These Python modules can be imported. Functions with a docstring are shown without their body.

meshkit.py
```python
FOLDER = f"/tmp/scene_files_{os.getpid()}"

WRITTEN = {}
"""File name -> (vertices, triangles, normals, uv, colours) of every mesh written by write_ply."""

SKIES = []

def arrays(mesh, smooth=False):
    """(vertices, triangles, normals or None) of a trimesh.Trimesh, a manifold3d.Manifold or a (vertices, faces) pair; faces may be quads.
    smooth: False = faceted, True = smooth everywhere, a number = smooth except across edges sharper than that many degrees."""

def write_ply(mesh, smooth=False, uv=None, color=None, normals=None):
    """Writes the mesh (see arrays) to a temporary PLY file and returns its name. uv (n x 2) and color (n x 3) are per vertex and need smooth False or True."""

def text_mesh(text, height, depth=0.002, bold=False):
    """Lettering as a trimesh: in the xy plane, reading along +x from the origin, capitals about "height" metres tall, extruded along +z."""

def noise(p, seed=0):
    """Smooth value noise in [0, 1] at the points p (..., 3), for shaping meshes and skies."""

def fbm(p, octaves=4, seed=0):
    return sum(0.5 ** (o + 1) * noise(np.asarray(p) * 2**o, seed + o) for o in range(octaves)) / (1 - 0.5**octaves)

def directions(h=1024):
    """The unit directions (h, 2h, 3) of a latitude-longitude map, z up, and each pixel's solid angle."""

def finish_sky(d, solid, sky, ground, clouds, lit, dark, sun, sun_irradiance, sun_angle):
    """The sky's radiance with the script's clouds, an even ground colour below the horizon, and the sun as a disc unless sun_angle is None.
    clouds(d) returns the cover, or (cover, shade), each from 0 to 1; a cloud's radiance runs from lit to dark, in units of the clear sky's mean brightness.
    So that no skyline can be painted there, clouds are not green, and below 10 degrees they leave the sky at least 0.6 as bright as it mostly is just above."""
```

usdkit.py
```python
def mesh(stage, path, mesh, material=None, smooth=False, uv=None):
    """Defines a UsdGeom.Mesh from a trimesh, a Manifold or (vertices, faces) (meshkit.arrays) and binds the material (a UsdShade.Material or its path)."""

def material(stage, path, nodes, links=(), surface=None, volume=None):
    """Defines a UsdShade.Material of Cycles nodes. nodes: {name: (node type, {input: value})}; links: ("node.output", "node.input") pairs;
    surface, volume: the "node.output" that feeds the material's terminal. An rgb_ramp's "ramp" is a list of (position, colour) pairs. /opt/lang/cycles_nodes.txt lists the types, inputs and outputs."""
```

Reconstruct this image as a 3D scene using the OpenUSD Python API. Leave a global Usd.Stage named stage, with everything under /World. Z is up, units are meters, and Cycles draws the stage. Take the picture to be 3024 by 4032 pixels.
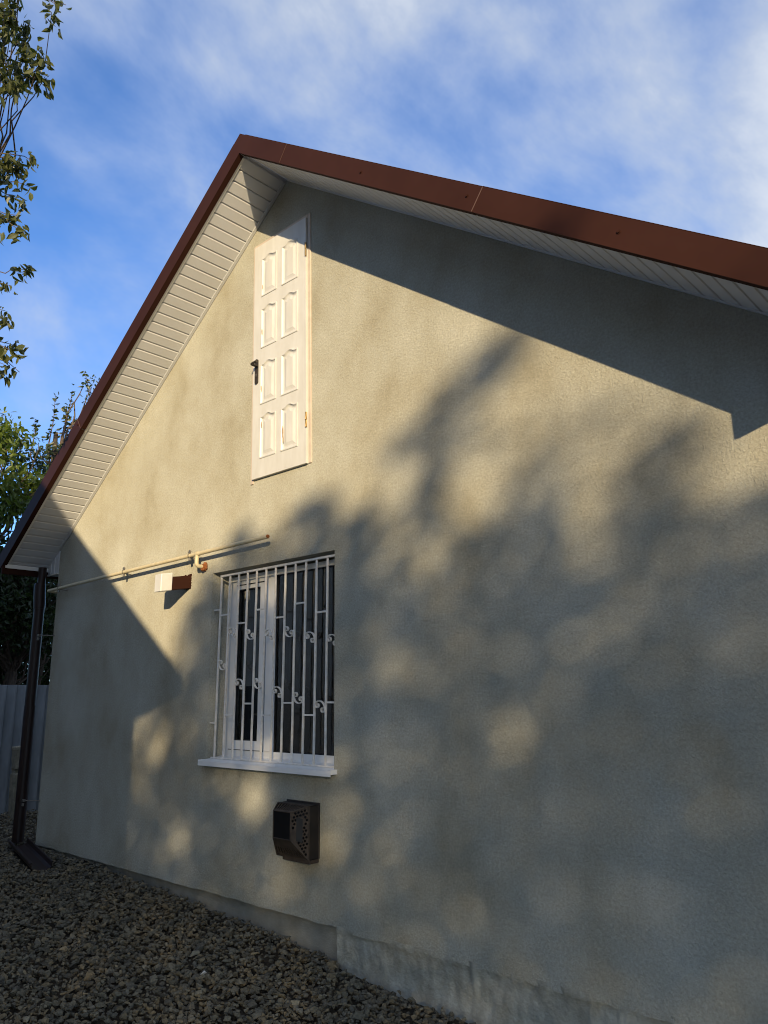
import math, random
import numpy as np, trimesh
import manifold3d as m3
from shapely.geometry import Polygon, box as sbox, Point
from shapely.ops import unary_union
from pxr import Usd, UsdGeom, UsdLux, UsdShade, Gf, Sdf, Vt
import usdkit, meshkit

stage = Usd.Stage.CreateInMemory()
UsdGeom.SetStageUpAxis(stage, 'Z')
UsdGeom.SetStageMetersPerUnit(stage, 1.0)
UsdGeom.Xform.Define(stage, '/World')
stage.SetDefaultPrim(stage.GetPrimAtPath('/World'))
UsdGeom.Scope.Define(stage, '/World/Looks')
RNG = np.random.default_rng(7)

# ---------------------------------------------------------------- camera
cam = UsdGeom.Camera.Define(stage, '/World/camera')
R = np.array([[0.7320878, 0.1658749, 0.6607064], [0.6811116, -0.1617325, -0.7140935], [-0.0115925, 0.9727940, -0.2313817]])
M = Gf.Matrix4d(1.0)
for c in range(3):
    M.SetRow(c, Gf.Vec4d(*R[:, c], 0))
M.SetRow(3, Gf.Vec4d(0, -3.5, 1.5, 1))
cam.AddTransformOp().Set(M)
cam.CreateHorizontalApertureAttr(24.0)
cam.CreateVerticalApertureAttr(32.0)
cam.CreateFocalLengthAttr(24.0 * 3031.378 / 3024)
cam.CreateClippingRangeAttr(Gf.Vec2f(0.05, 5000))
cam.CreateExposureAttr(0.85)

# ---------------------------------------------------------------- sun and sky
SUN = np.array([1.1, -1.0, 0.34]); SUN = SUN / np.linalg.norm(SUN)
ELEV, ROT = math.asin(SUN[2]), math.atan2(SUN[0], SUN[1])
sun = UsdLux.DistantLight.Define(stage, '/World/sun')
sun.CreateIntensityAttr(0.95)
sun.CreateAngleAttr(0.53)
sun.CreateNormalizeAttr(True)
sun.CreateColorAttr(Gf.Vec3f(1.0, 0.785, 0.48))
zc = SUN; xc = np.cross([0, 0, 1], zc); xc /= np.linalg.norm(xc); yc = np.cross(zc, xc)
SM = Gf.Matrix4d(1.0)
for i, v in enumerate((xc, yc, zc)):
    SM.SetRow(i, Gf.Vec4d(*map(float, v), 0))
sun.AddTransformOp().Set(SM)

CR, CU = np.array([0.732, 0.681, -0.01]), np.array([0.166, -0.162, 0.973])
CE, CF = 0.78 * CR - 0.62 * CU, 0.62 * CR + 0.78 * CU      # wind direction of the cloud streaks and across it
CG = np.cross(CE, CF)
sky_mat = usdkit.material(stage, '/World/Looks/sky', {
    'tc': ('texture_coordinate', {}),
    'sky': ('sky_texture', {'sky_type': 'single_scattering', 'sun_disc': False, 'sun_elevation': ELEV, 'sun_rotation': ROT, 'air_density': 0.75, 'aerosol_density': 0.25, 'ozone_density': 1.6}),
    'dx': ('vector_math', {'math_type': 'dot_product', 'vector2': tuple(CE * 2.6)}),
    'dy': ('vector_math', {'math_type': 'dot_product', 'vector2': tuple(CF * 3.9)}),
    'dz': ('vector_math', {'math_type': 'dot_product', 'vector2': tuple(CG * 3.0)}),
    'xyz': ('combine_xyz', {}),
    'm3': ('mapping', {'mapping_type': 'point', 'location': (9.1, 2.4, 7.3)}),
    'n1': ('noise_texture', {'scale': 1.3, 'detail': 8.0, 'roughness': 0.57, 'distortion': 0.15}),
    'm2': ('mapping', {'mapping_type': 'point', 'location': (0.3, 9.2, 3.1), 'scale': (1.0, 1.0, 1.6)}),
    'n2': ('noise_texture', {'scale': 2.3, 'detail': 4.0, 'roughness': 0.5}),
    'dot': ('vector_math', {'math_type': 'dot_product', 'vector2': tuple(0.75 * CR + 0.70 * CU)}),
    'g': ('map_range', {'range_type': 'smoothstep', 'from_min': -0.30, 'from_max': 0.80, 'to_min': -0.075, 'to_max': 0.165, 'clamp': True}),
    'a1': ('math', {'math_type': 'multiply_add', 'value2': 0.70, 'value3': -0.345}),
    'a2': ('math', {'math_type': 'multiply_add', 'value2': 0.95}),
    'a3': ('math', {'math_type': 'add'}),
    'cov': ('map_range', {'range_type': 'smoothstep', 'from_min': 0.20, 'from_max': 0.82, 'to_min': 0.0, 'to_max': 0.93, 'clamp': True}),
    'tint': ('mix_color', {'blend_type': 'multiply', 'fac': 1.0, 'b': (0.50, 0.75, 1.06), 'use_clamp': False}),
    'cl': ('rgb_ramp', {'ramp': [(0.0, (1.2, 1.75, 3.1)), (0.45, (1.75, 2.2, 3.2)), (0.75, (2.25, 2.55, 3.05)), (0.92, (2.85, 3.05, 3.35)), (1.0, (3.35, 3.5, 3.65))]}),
    'mix': ('mix_color', {'blend_type': 'mix', 'use_clamp': False}),
    'bg': ('background_shader', {'strength': 0.15}),
}, [('tc.generated', 'dx.vector1'), ('tc.generated', 'dy.vector1'), ('tc.generated', 'dz.vector1'), ('dx.value', 'xyz.x'), ('dy.value', 'xyz.y'), ('dz.value', 'xyz.z'),
    ('xyz.vector', 'm3.vector'), ('m3.vector', 'n1.vector'), ('tc.generated', 'm2.vector'), ('m2.vector', 'n2.vector'),
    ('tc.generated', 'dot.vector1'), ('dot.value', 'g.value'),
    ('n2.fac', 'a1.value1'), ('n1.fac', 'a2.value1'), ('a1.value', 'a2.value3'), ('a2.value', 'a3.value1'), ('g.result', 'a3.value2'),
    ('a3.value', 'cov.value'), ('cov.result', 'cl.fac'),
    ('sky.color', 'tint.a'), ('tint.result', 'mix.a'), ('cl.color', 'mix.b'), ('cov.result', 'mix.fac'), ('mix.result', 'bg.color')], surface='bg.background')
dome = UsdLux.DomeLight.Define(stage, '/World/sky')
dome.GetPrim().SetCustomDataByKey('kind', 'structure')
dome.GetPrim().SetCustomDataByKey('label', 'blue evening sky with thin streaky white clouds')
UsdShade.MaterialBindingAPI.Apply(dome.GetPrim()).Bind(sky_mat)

# ---------------------------------------------------------------- helpers
USED = {}
def numbered(path):
    n = USED.get(path, -1) + 1
    USED[path] = n
    return path if n == 0 else f'{path}_{n:03d}'

def P(parent):
    return '/World' if parent is None else str(parent.GetPath())

def setd(p, **kw):
    for k, v in kw.items():
        if v is not None:
            p.SetCustomDataByKey(k, v)
    return p

def thing(name, label, cat, group=None):
    p = UsdGeom.Xform.Define(stage, numbered('/World/' + name)).GetPrim()
    return setd(p, label=label, category=cat, group=group)

def part(name, mesh, mat, parent=None, smooth=False, **kw):
    p = usdkit.mesh(stage, numbered(P(parent) + '/' + name), mesh, mat, smooth=smooth).GetPrim()
    return setd(p, **kw)

cat_ = trimesh.util.concatenate
def bx(x0, x1, y0, y1, z0, z1):
    b = trimesh.creation.box((x1 - x0, y1 - y0, z1 - z0))
    b.apply_translation(((x0 + x1) / 2, (y0 + y1) / 2, (z0 + z1) / 2))
    return b

def rbox(x0, x1, y0, y1, z0, z1, r=0.004):
    """box with chamfered edges"""
    r = min(r, 0.45 * (x1 - x0), 0.45 * (y1 - y0), 0.45 * (z1 - z0))
    pts = []
    for sx in (0, 1):
        for sy in (0, 1):
            for sz in (0, 1):
                c = np.array([(x0, x1)[sx], (y0, y1)[sy], (z0, z1)[sz]])
                d = np.array([1 - 2 * sx, 1 - 2 * sy, 1 - 2 * sz]) * r
                for k in range(3):
                    q = c + d; q[k] = c[k]
                    pts.append(q)
    return trimesh.Trimesh(pts).convex_hull

def xz_prism(poly, y0, y1):
    """polygon given in (x, z), extruded from y0 to y1"""
    ms = []
    for g in getattr(poly, 'geoms', [poly]):
        m = trimesh.creation.extrude_polygon(g, y1 - y0, engine='earcut')
        v = m.vertices.copy()
        m.vertices = np.stack([v[:, 0], y0 + v[:, 2], v[:, 1]], 1)
        m.invert()
        ms.append(m)
    return cat_(ms)

def tube(pts, r, n=8, cap=True):
    pts = np.asarray(pts, float); k = len(pts)
    r = np.broadcast_to(np.asarray(r, float), (k,))
    t = np.gradient(pts, axis=0); t /= np.maximum(np.linalg.norm(t, axis=1, keepdims=True), 1e-9)
    u = np.cross(t[0], [0.31, 0.11, 0.94]); u /= np.linalg.norm(u)
    rings = []
    a = np.arange(n) / n * 2 * np.pi
    for i in range(k):
        u = u - t[i] * (u @ t[i]); u /= np.linalg.norm(u)
        w = np.cross(t[i], u)
        rings.append(pts[i] + r[i] * (np.cos(a)[:, None] * u + np.sin(a)[:, None] * w))
    v = np.vstack(rings); f = []
    for i in range(k - 1):
        for j in range(n):
            a0, b0 = i * n + j, i * n + (j + 1) % n
            f += [(a0, b0, b0 + n), (a0, b0 + n, a0 + n)]
    if cap:
        v = np.vstack([v, pts[0], pts[-1]])
        for j in range(n):
            f.append((len(v) - 2, (j + 1) % n, j))
            f.append((len(v) - 1, (k - 1) * n + j, (k - 1) * n + (j + 1) % n))
    return trimesh.Trimesh(v, f, process=False)

def fillet(pts, r, n=6):
    pts = [np.asarray(p, float) for p in pts]; out = [pts[0]]
    for a, b, c in zip(pts, pts[1:], pts[2:]):
        d0 = (a - b) / np.linalg.norm(a - b); d1 = (c - b) / np.linalg.norm(c - b)
        p0, p1 = b + d0 * r, b + d1 * r
        for s in np.linspace(0, 1, n):
            out.append((1 - s) ** 2 * p0 + 2 * s * (1 - s) * b + s * s * p1)
    out.append(pts[-1])
    return np.array(out)

def mat(name, color, rough=0.6, var=0.12, scale=12.0, bump=0.0, bscale=200.0, bdist=0.002, metallic=0.0, spec=0.4, c2=None, stretch=(1, 1, 1), detail=5.0):
    """principled with noise colour variation in world space and fine bump"""
    color = np.array(color, float)
    lo = np.array(c2, float) if c2 is not None else color * (1 - var)
    hi = color if c2 is not None else color * (1 + var)
    nodes = {'geo': ('geometry', {}), 'map': ('mapping', {'mapping_type': 'point', 'scale': stretch}),
             'n': ('noise_texture', {'scale': scale, 'detail': detail, 'roughness': 0.62}),
             'r': ('rgb_ramp', {'ramp': [(0.3, tuple(lo)), (0.7, tuple(hi))]}),
             'p': ('principled_bsdf', {'roughness': rough, 'metallic': metallic, 'specular_ior_level': spec})}
    links = [('geo.position', 'map.vector'), ('map.vector', 'n.vector'), ('n.fac', 'r.fac'), ('r.color', 'p.base_color')]
    if bump:
        nodes['bn'] = ('noise_texture', {'scale': bscale, 'detail': 3.0})
        nodes['b'] = ('bump', {'strength': bump, 'distance': bdist})
        links += [('geo.position', 'bn.vector'), ('bn.fac', 'b.height'), ('b.normal', 'p.normal')]
    return usdkit.material(stage, '/World/Looks/' + name, nodes, links, surface='p.BSDF')

# ---------------------------------------------------------------- materials
STUCCO = usdkit.material(stage, '/World/Looks/stucco', {
    'geo': ('geometry', {}),
    'mv': ('mapping', {'mapping_type': 'point', 'scale': (1.0, 1.0, 0.75)}),
    'big': ('noise_texture', {'scale': 1.7, 'detail': 6.0, 'roughness': 0.62}),
    'ramp': ('rgb_ramp', {'ramp': [(0.30, (0.290, 0.268, 0.202)), (0.44, (0.350, 0.335, 0.272)), (0.56, (0.385, 0.377, 0.320)), (0.70, (0.438, 0.432, 0.376))]}),
    'st': ('mapping', {'mapping_type': 'point', 'scale': (4.2, 4.2, 1.3)}),
    'sn': ('noise_texture', {'scale': 1.0, 'detail': 4.0, 'roughness': 0.6}),
    'sr': ('rgb_ramp', {'ramp': [(0.3, (0.975, 0.975, 0.97)), (0.65, (1.015, 1.015, 1.015))]}),
    'mul': ('mix_color', {'blend_type': 'multiply', 'fac': 1.0, 'use_clamp': False}),
    'gn': ('noise_texture', {'scale': 70.0, 'detail': 6.0, 'roughness': 0.75}),
    'gr': ('rgb_ramp', {'ramp': [(0.32, (0.78, 0.78, 0.77)), (0.68, (1.2, 1.2, 1.2))]}),
    'mul2': ('mix_color', {'blend_type': 'multiply', 'fac': 1.0, 'use_clamp': False}),
    'fl': ('mapping', {'mapping_type': 'point', 'rotation': (0, 0.35, 0), 'scale': (85.0, 85.0, 62.0)}),
    'vo': ('noise_texture', {'scale': 1.0, 'detail': 2.5, 'roughness': 0.55, 'distortion': 0.9}),
    'vr': ('map_range', {'range_type': 'smoothstep', 'from_min': 0.42, 'from_max': 0.72, 'to_min': 0.0, 'to_max': 1.0, 'clamp': True}),
    'fine': ('noise_texture', {'scale': 210.0, 'detail': 3.0, 'roughness': 0.6}),
    'und': ('noise_texture', {'scale': 3.0, 'detail': 2.0}),
    'b0': ('bump', {'strength': 0.35, 'distance': 0.008}),
    'b1': ('bump', {'strength': 0.7, 'distance': 0.003}),
    'b2': ('bump', {'strength': 0.75, 'distance': 0.0016}),
    'p': ('principled_bsdf', {'roughness': 0.92, 'specular_ior_level': 0.15, 'diffuse_roughness': 0.6}),
}, [('geo.position', 'mv.vector'), ('mv.vector', 'big.vector'), ('big.fac', 'ramp.fac'), ('geo.position', 'st.vector'), ('st.vector', 'sn.vector'), ('sn.fac', 'sr.fac'),
    ('ramp.color', 'mul.a'), ('sr.color', 'mul.b'), ('geo.position', 'gn.vector'), ('gn.fac', 'gr.fac'), ('mul.result', 'mul2.a'), ('gr.color', 'mul2.b'), ('mul2.result', 'p.base_color'),
    ('geo.position', 'fl.vector'), ('fl.vector', 'vo.vector'), ('vo.fac', 'vr.value'), ('geo.position', 'fine.vector'), ('geo.position', 'und.vector'),
    ('und.fac', 'b0.height'), ('b0.normal', 'b1.normal'), ('vr.result', 'b1.height'), ('b1.normal', 'b2.normal'), ('fine.fac', 'b2.height'), ('b2.normal', 'p.normal')], surface='p.BSDF')
PLINTH = mat('plinth_cement', (0.35, 0.34, 0.29), 0.95, c2=(0.23, 0.222, 0.185), scale=7.0, bump=0.8, bscale=90, bdist=0.004, spec=0.1)
MORTAR = mat('mortar', (0.43, 0.425, 0.36), 0.95, c2=(0.27, 0.262, 0.215), scale=9.0, bump=1.0, bscale=60, bdist=0.006, spec=0.1, stretch=(1.6, 1.6, 0.7))
VINYL = mat('soffit_vinyl', (0.60, 0.605, 0.61), 0.42, var=0.03, scale=3.0)
VINYL_TRIM = mat('white_trim', (0.76, 0.745, 0.70), 0.4, var=0.03, scale=5.0)
BROWN = mat('brown_sheet_metal', (0.039, 0.0158, 0.0115), 0.5, var=0.12, scale=2.5, spec=0.05, bump=0.25, bscale=3.0, bdist=0.01)
BARE = mat('bare_sheet_edge', (0.11, 0.062, 0.045), 0.5, var=0.2, scale=30.0)
BROWN_DARK = mat('brown_trim', (0.034, 0.013, 0.0085), 0.65, var=0.1, scale=6.0, spec=0.06)
PIPE_BROWN = mat('brown_pipe', (0.020, 0.0105, 0.0085), 0.38, var=0.15, scale=10.0, spec=0.3)
ROOF = mat('roof_tile_metal', (0.12, 0.035, 0.02), 0.4, var=0.15, scale=3.0)
DOORW = mat('door_paint', (0.64, 0.635, 0.605), 0.42, c2=(0.56, 0.55, 0.51), scale=5.0, bump=0.3, bscale=60, bdist=0.001, stretch=(3, 3, 0.8))
DOORF = mat('door_frame_paint', (0.56, 0.48, 0.40), 0.6, c2=(0.46, 0.38, 0.31), scale=14.0, bump=0.4, bscale=80, bdist=0.001)
GRAIN = mat('bare_wood', (0.40, 0.29, 0.19), 0.7, var=0.3, scale=30)
PVC = mat('window_pvc', (0.83, 0.83, 0.82), 0.28, var=0.02, scale=4.0)
GRILLE = mat('grille_paint', (0.80, 0.785, 0.75), 0.45, c2=(0.66, 0.61, 0.53), scale=26.0, bump=0.3, bscale=150, bdist=0.0006)
GASKET = mat('dark_gasket', (0.015, 0.015, 0.016), 0.6)
PIPEY = mat('gas_pipe_paint', (0.64, 0.57, 0.39), 0.5, c2=(0.52, 0.44, 0.27), scale=22.0, bump=0.3, bscale=120, bdist=0.0008)
RUST = mat('rust', (0.36, 0.13, 0.035), 0.9, c2=(0.14, 0.045, 0.018), scale=45.0, bump=0.8, bscale=120, bdist=0.003)
STEEL = mat('dull_steel', (0.22, 0.20, 0.17), 0.5, var=0.25, scale=40, metallic=0.6)
BRASS = mat('brass', (0.30, 0.21, 0.10), 0.35, var=0.2, scale=30, metallic=0.8)
IRON = mat('black_iron', (0.028, 0.022, 0.018), 0.5, c2=(0.012, 0.011, 0.011), scale=9.0, bump=0.4, bscale=90, bdist=0.001)
IRON_RUST = mat('rusty_iron', (0.085, 0.062, 0.044), 0.75, c2=(0.032, 0.024, 0.018), scale=16.0, bump=0.5, bscale=110, bdist=0.0012)
HANDLE = mat('dark_bronze', (0.055, 0.045, 0.035), 0.45, var=0.3, scale=40, metallic=0.4)
BLACK = mat('matt_black', (0.010, 0.010, 0.010), 0.85, spec=0.08)
CAPW = mat('white_cap', (0.60, 0.60, 0.58), 0.4, var=0.04, scale=20.0)
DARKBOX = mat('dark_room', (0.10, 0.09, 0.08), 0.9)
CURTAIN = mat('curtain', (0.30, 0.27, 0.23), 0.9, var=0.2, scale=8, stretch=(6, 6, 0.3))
FENCE = mat('grey_corrugated_sheet', (0.235, 0.255, 0.265), 0.7, c2=(0.15, 0.165, 0.175), scale=5.0, bump=0.3, bscale=60, bdist=0.002, stretch=(1, 1, 0.4))
CONCRETE = mat('old_concrete', (0.30, 0.27, 0.20), 0.95, c2=(0.15, 0.14, 0.10), scale=14.0, bump=0.9, bscale=50, bdist=0.006)
SOIL = mat('soil', (0.085, 0.07, 0.052), 1.0, c2=(0.035, 0.03, 0.022), scale=5.0, bump=1.0, bscale=40, bdist=0.02, spec=0.05)
BARK = mat('bark', (0.13, 0.10, 0.075), 0.95, c2=(0.05, 0.04, 0.03), scale=18.0, bump=1.0, bscale=45, bdist=0.01, stretch=(2, 2, 0.4))
TWIG = mat('twig_bark', (0.10, 0.075, 0.055), 0.9, var=0.3, scale=30)
NWALL = mat('neighbour_wall', (0.55, 0.50, 0.42), 0.9, var=0.08, scale=3.0, bump=0.5, bscale=80, bdist=0.004)
WHITE_STONE = mat('white_stone', (0.72, 0.70, 0.65), 0.8, var=0.08, scale=60)

GLASS = usdkit.material(stage, '/World/Looks/window_glass', {
    'f': ('fresnel', {'IOR': 1.55}), 'm': ('math', {'math_type': 'multiply_add', 'value2': 1.0, 'value3': 0.05}),
    't': ('transparent_bsdf', {'color': (0.82, 0.86, 0.86)}), 'g': ('glossy_bsdf', {'roughness': 0.004, 'color': (0.95, 0.95, 0.95)}), 'x': ('mix_closure', {})},
    [('f.fac', 'm.value1'), ('m.value', 'x.fac'), ('t.BSDF', 'x.closure1'), ('g.BSDF', 'x.closure2')], surface='x.closure')

def leaf_mat(name, ramp, trans=0.45, rough=0.42):
    return usdkit.material(stage, '/World/Looks/' + name, {
        'geo': ('geometry', {}), 'r': ('rgb_ramp', {'ramp': ramp}), 'p': ('principled_bsdf', {'roughness': rough, 'specular_ior_level': 0.45}),
        'br': ('mix_color', {'blend_type': 'multiply', 'fac': 1.0, 'b': (1.5, 1.6, 0.7), 'use_clamp': False}),
        't': ('translucent_bsdf', {}), 'x': ('mix_closure', {'fac': trans})},
        [('geo.random_per_island', 'r.fac'), ('r.color', 'p.base_color'), ('r.color', 'br.a'), ('br.result', 't.color'), ('p.BSDF', 'x.closure1'), ('t.BSDF', 'x.closure2')], surface='x.closure')
LEAF_AUTUMN = leaf_mat('leaf_autumn', [(0.0, (0.07, 0.08, 0.025)), (0.15, (0.14, 0.13, 0.03)), (0.4, (0.36, 0.25, 0.06)), (0.68, (0.42, 0.27, 0.09)), (0.84, (0.32, 0.16, 0.08)), (1.0, (0.15, 0.08, 0.05))], 0.25)
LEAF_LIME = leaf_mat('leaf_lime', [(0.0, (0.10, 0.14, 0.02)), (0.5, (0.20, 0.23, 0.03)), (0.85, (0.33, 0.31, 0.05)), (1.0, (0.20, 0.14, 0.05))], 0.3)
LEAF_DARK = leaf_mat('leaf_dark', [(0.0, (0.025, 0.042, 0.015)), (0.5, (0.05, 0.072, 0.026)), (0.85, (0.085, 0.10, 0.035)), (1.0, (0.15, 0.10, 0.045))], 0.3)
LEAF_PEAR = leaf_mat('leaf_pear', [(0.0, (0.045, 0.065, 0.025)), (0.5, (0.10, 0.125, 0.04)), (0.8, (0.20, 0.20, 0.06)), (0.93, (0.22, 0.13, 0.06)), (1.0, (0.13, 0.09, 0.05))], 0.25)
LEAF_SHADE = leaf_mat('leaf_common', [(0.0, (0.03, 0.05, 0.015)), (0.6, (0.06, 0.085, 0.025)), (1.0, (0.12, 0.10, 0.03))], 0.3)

# ---------------------------------------------------------------- ground
def gz(x, y):
    return np.interp(x, [-30, -12, -7.8, -6.64, -5.73, -4.24, -3.2, -2.5, 2, 12], [0.1, 0.12, 0.135, 0.125, 0.085, 0.02, -0.072, -0.095, -0.11, -0.11])
xs = np.unique(np.r_[-800, -300, -120, -60, -30, np.arange(-16, 4.01, 0.25), 8, 16, 30, 60, 120, 300, 800])
ys = np.unique(np.r_[-800, -300, -120, -60, -30, -16, np.arange(-8, 6.01, 0.25), 10, 16, 30, 60, 120, 300, 800])
gx, gy = np.meshgrid(xs, ys, indexing='ij')
gzz = gz(gx, gy) - 0.03 + 0.02 * (meshkit.fbm(np.stack([gx * 1.3, gy * 1.3, gx * 0], -1), 3) - 0.5) * (np.abs(gx) < 20)
idx = np.arange(gx.size).reshape(gx.shape)
f = np.stack([idx[:-1, :-1], idx[1:, :-1], idx[1:, 1:], idx[:-1, 1:]], -1).reshape(-1, 4)
part('ground', (np.stack([gx, gy, gzz], -1).reshape(-1, 3), f), SOIL, smooth=True, kind='structure', label='dark soil ground under the gravel')

# ---------------------------------------------------------------- house
RX, RZ, SL = -4.263, 5.58, 0.720      # ridge x, soffit height at the ridge, slope
XL, XR = -7.836, -0.78                # wall corners
OY = -0.48                            # verge plane
EL, ER = -8.07, -0.56                 # eave lines
def soff(x):
    return RZ - SL * abs(x - RX)
house = thing('house', 'single storey house with grey beige stucco gable wall and brown metal verge trim', 'house')
OX0, OX1, OZ0, OZ1 = -5.087, -3.692, 1.05, 2.450
bot_x = np.linspace(XL, XR, 150)
rag = (meshkit.noise(np.stack([bot_x * 14, bot_x * 0, bot_x * 0], -1), 3) - 0.5) * np.where(bot_x < -3.66, 0.009, 0.016) - np.where(bot_x > -3.66, 0.012, 0.0)
ring = [(x, 0.149 + r) for x, r in zip(bot_x, rag)] + [(XR, soff(XR) + 0.02), (RX, RZ + 0.02), (XL, soff(XL) + 0.02)]
wall_poly = Polygon(ring).difference(sbox(OX0, OZ0, OX1, OZ1))
part('gable_wall', xz_prism(wall_poly, 0.0, 0.30), STUCCO, house)
for x0, x1, nm in ((XL, XL + 0.28, 'side_wall'), (XR - 0.28, XR, 'side_wall')):
    part(nm, bx(x0, x1, 0.30, 9.0, -0.3, soff(XL) - 0.02), STUCCO, house)
part('rear_wall', xz_prism(Polygon([(XL + 0.28, -0.3), (XR - 0.28, -0.3), (XR - 0.28, soff(XR)), (RX, RZ), (XL + 0.28, soff(XL))]), 8.7, 9.0), STUCCO, house)
# plinth: smooth recessed part, then rough mortar
part('plinth', bx(XL + 0.02, -3.655, 0.034, 0.3, -0.35, 0.30), PLINTH, house, label='smooth cement plinth set back under the plaster edge')
nx, nz = 260, 40
px = np.linspace(-3.655, XR, nx); pz = np.linspace(-0.35, 0.165, nz)
PX, PZ = np.meshgrid(px, pz, indexing='ij')
q = np.stack([PX * 11, PX * 0, PZ * 5], -1)
drip = np.clip(meshkit.noise(np.stack([PX * 26, PX * 0 + 4, PZ * 2.2], -1), 5) - 0.66, 0, 1) * np.clip((PZ + 0.1) * 6, 0, 1)
PY = 0.008 - 0.036 * (meshkit.fbm(q * 1.3, 5, 2) - 0.5) - 0.04 * drip - 0.05 * np.clip((-0.02 - PZ) / 0.2, 0, 1) ** 1.3 - 0.012 * np.clip((PZ - 0.11) / 0.03, 0, 1) * meshkit.noise(q * 1.7, 9)
idx = np.arange(PX.size).reshape(PX.shape)
f = np.stack([idx[:-1, :-1], idx[1:, :-1], idx[1:, 1:], idx[:-1, 1:]], -1).reshape(-1, 4)
part('rough_plinth', (np.stack([PX, PY, PZ], -1).reshape(-1, 3), f), MORTAR, house, smooth=True, label='rough mortar plinth with dried drips')
part('plinth_core', bx(-3.65, XR, 0.04, 0.3, -0.35, 0.14), PLINTH, house)

# ---- roof: two slabs, verge trim, soffit planks
def slope_prism(side, s0, s1, h0, h1, y0, y1, chamfer=0.0):
    """box along the rake on one side (-1 left, +1 right): s = distance from the ridge along the rake, h = height normal to the soffit plane"""
    L = math.hypot(1, SL); dx, dz = 1 / L, -SL / L; nx_, nz_ = SL / L, 1 / L
    if chamfer:
        c = chamfer
        prof = [(s0, h0 + c), (s0 + c, h0), (s1 - c, h0), (s1, h0 + c), (s1, h1), (s0, h1)]
    else:
        prof = [(s0, h0), (s1, h0), (s1, h1), (s0, h1)]
    pts = [(RX + side * (s * dx + h * nx_), RZ + s * dz + h * nz_) for s, h in prof]
    if side < 0:
        pts = pts[::-1]
    return xz_prism(Polygon(pts), y0, y1)
LEN_L = (RX - EL) * math.hypot(1, SL); LEN_R = (ER - RX) * math.hypot(1, SL)
for side, Ls in ((-1, LEN_L), (1, LEN_R)):
    part('roof_slab', slope_prism(side, -0.02 if side > 0 else 0.0, Ls + 0.04, 0.03, 0.135, OY + 0.03, 9.4), ROOF, house, label='brown metal roof slope')
# soffit planks, 98 mm wide, running from the verge to the wall
for side, Ls, tag in ((-1, LEN_L, 'left'), (1, LEN_R, 'right')):
    s = 0.02
    k = 0
    while s < Ls - 0.03:
        e = min(s + 0.0984, Ls)
        m = slope_prism(side, s + 0.0014, e - 0.0014, 0.0, 0.016, OY + 0.045, -0.002, chamfer=0.0078)
        part('soffit_plank', m, VINYL, house)
        s = e; k += 1
    part('soffit_backing', slope_prism(side, 0.0, Ls, 0.0165, 0.029, OY + 0.03, 0.0), VINYL, house)
    end = Ls if side > 0 else (RX - XL) * math.hypot(1, SL) - 0.03
    part('wall_trim', slope_prism(side, 0.03, min(end, (RX - XL) * math.hypot(1, SL) - 0.02), -0.006, -0.0005, -0.030, -0.004), VINYL, house)
    part('verge_trim', slope_prism(side, 0.03, Ls - 0.02, -0.006, -0.0004, OY + 0.045, OY + 0.068), VINYL_TRIM, house)
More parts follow.
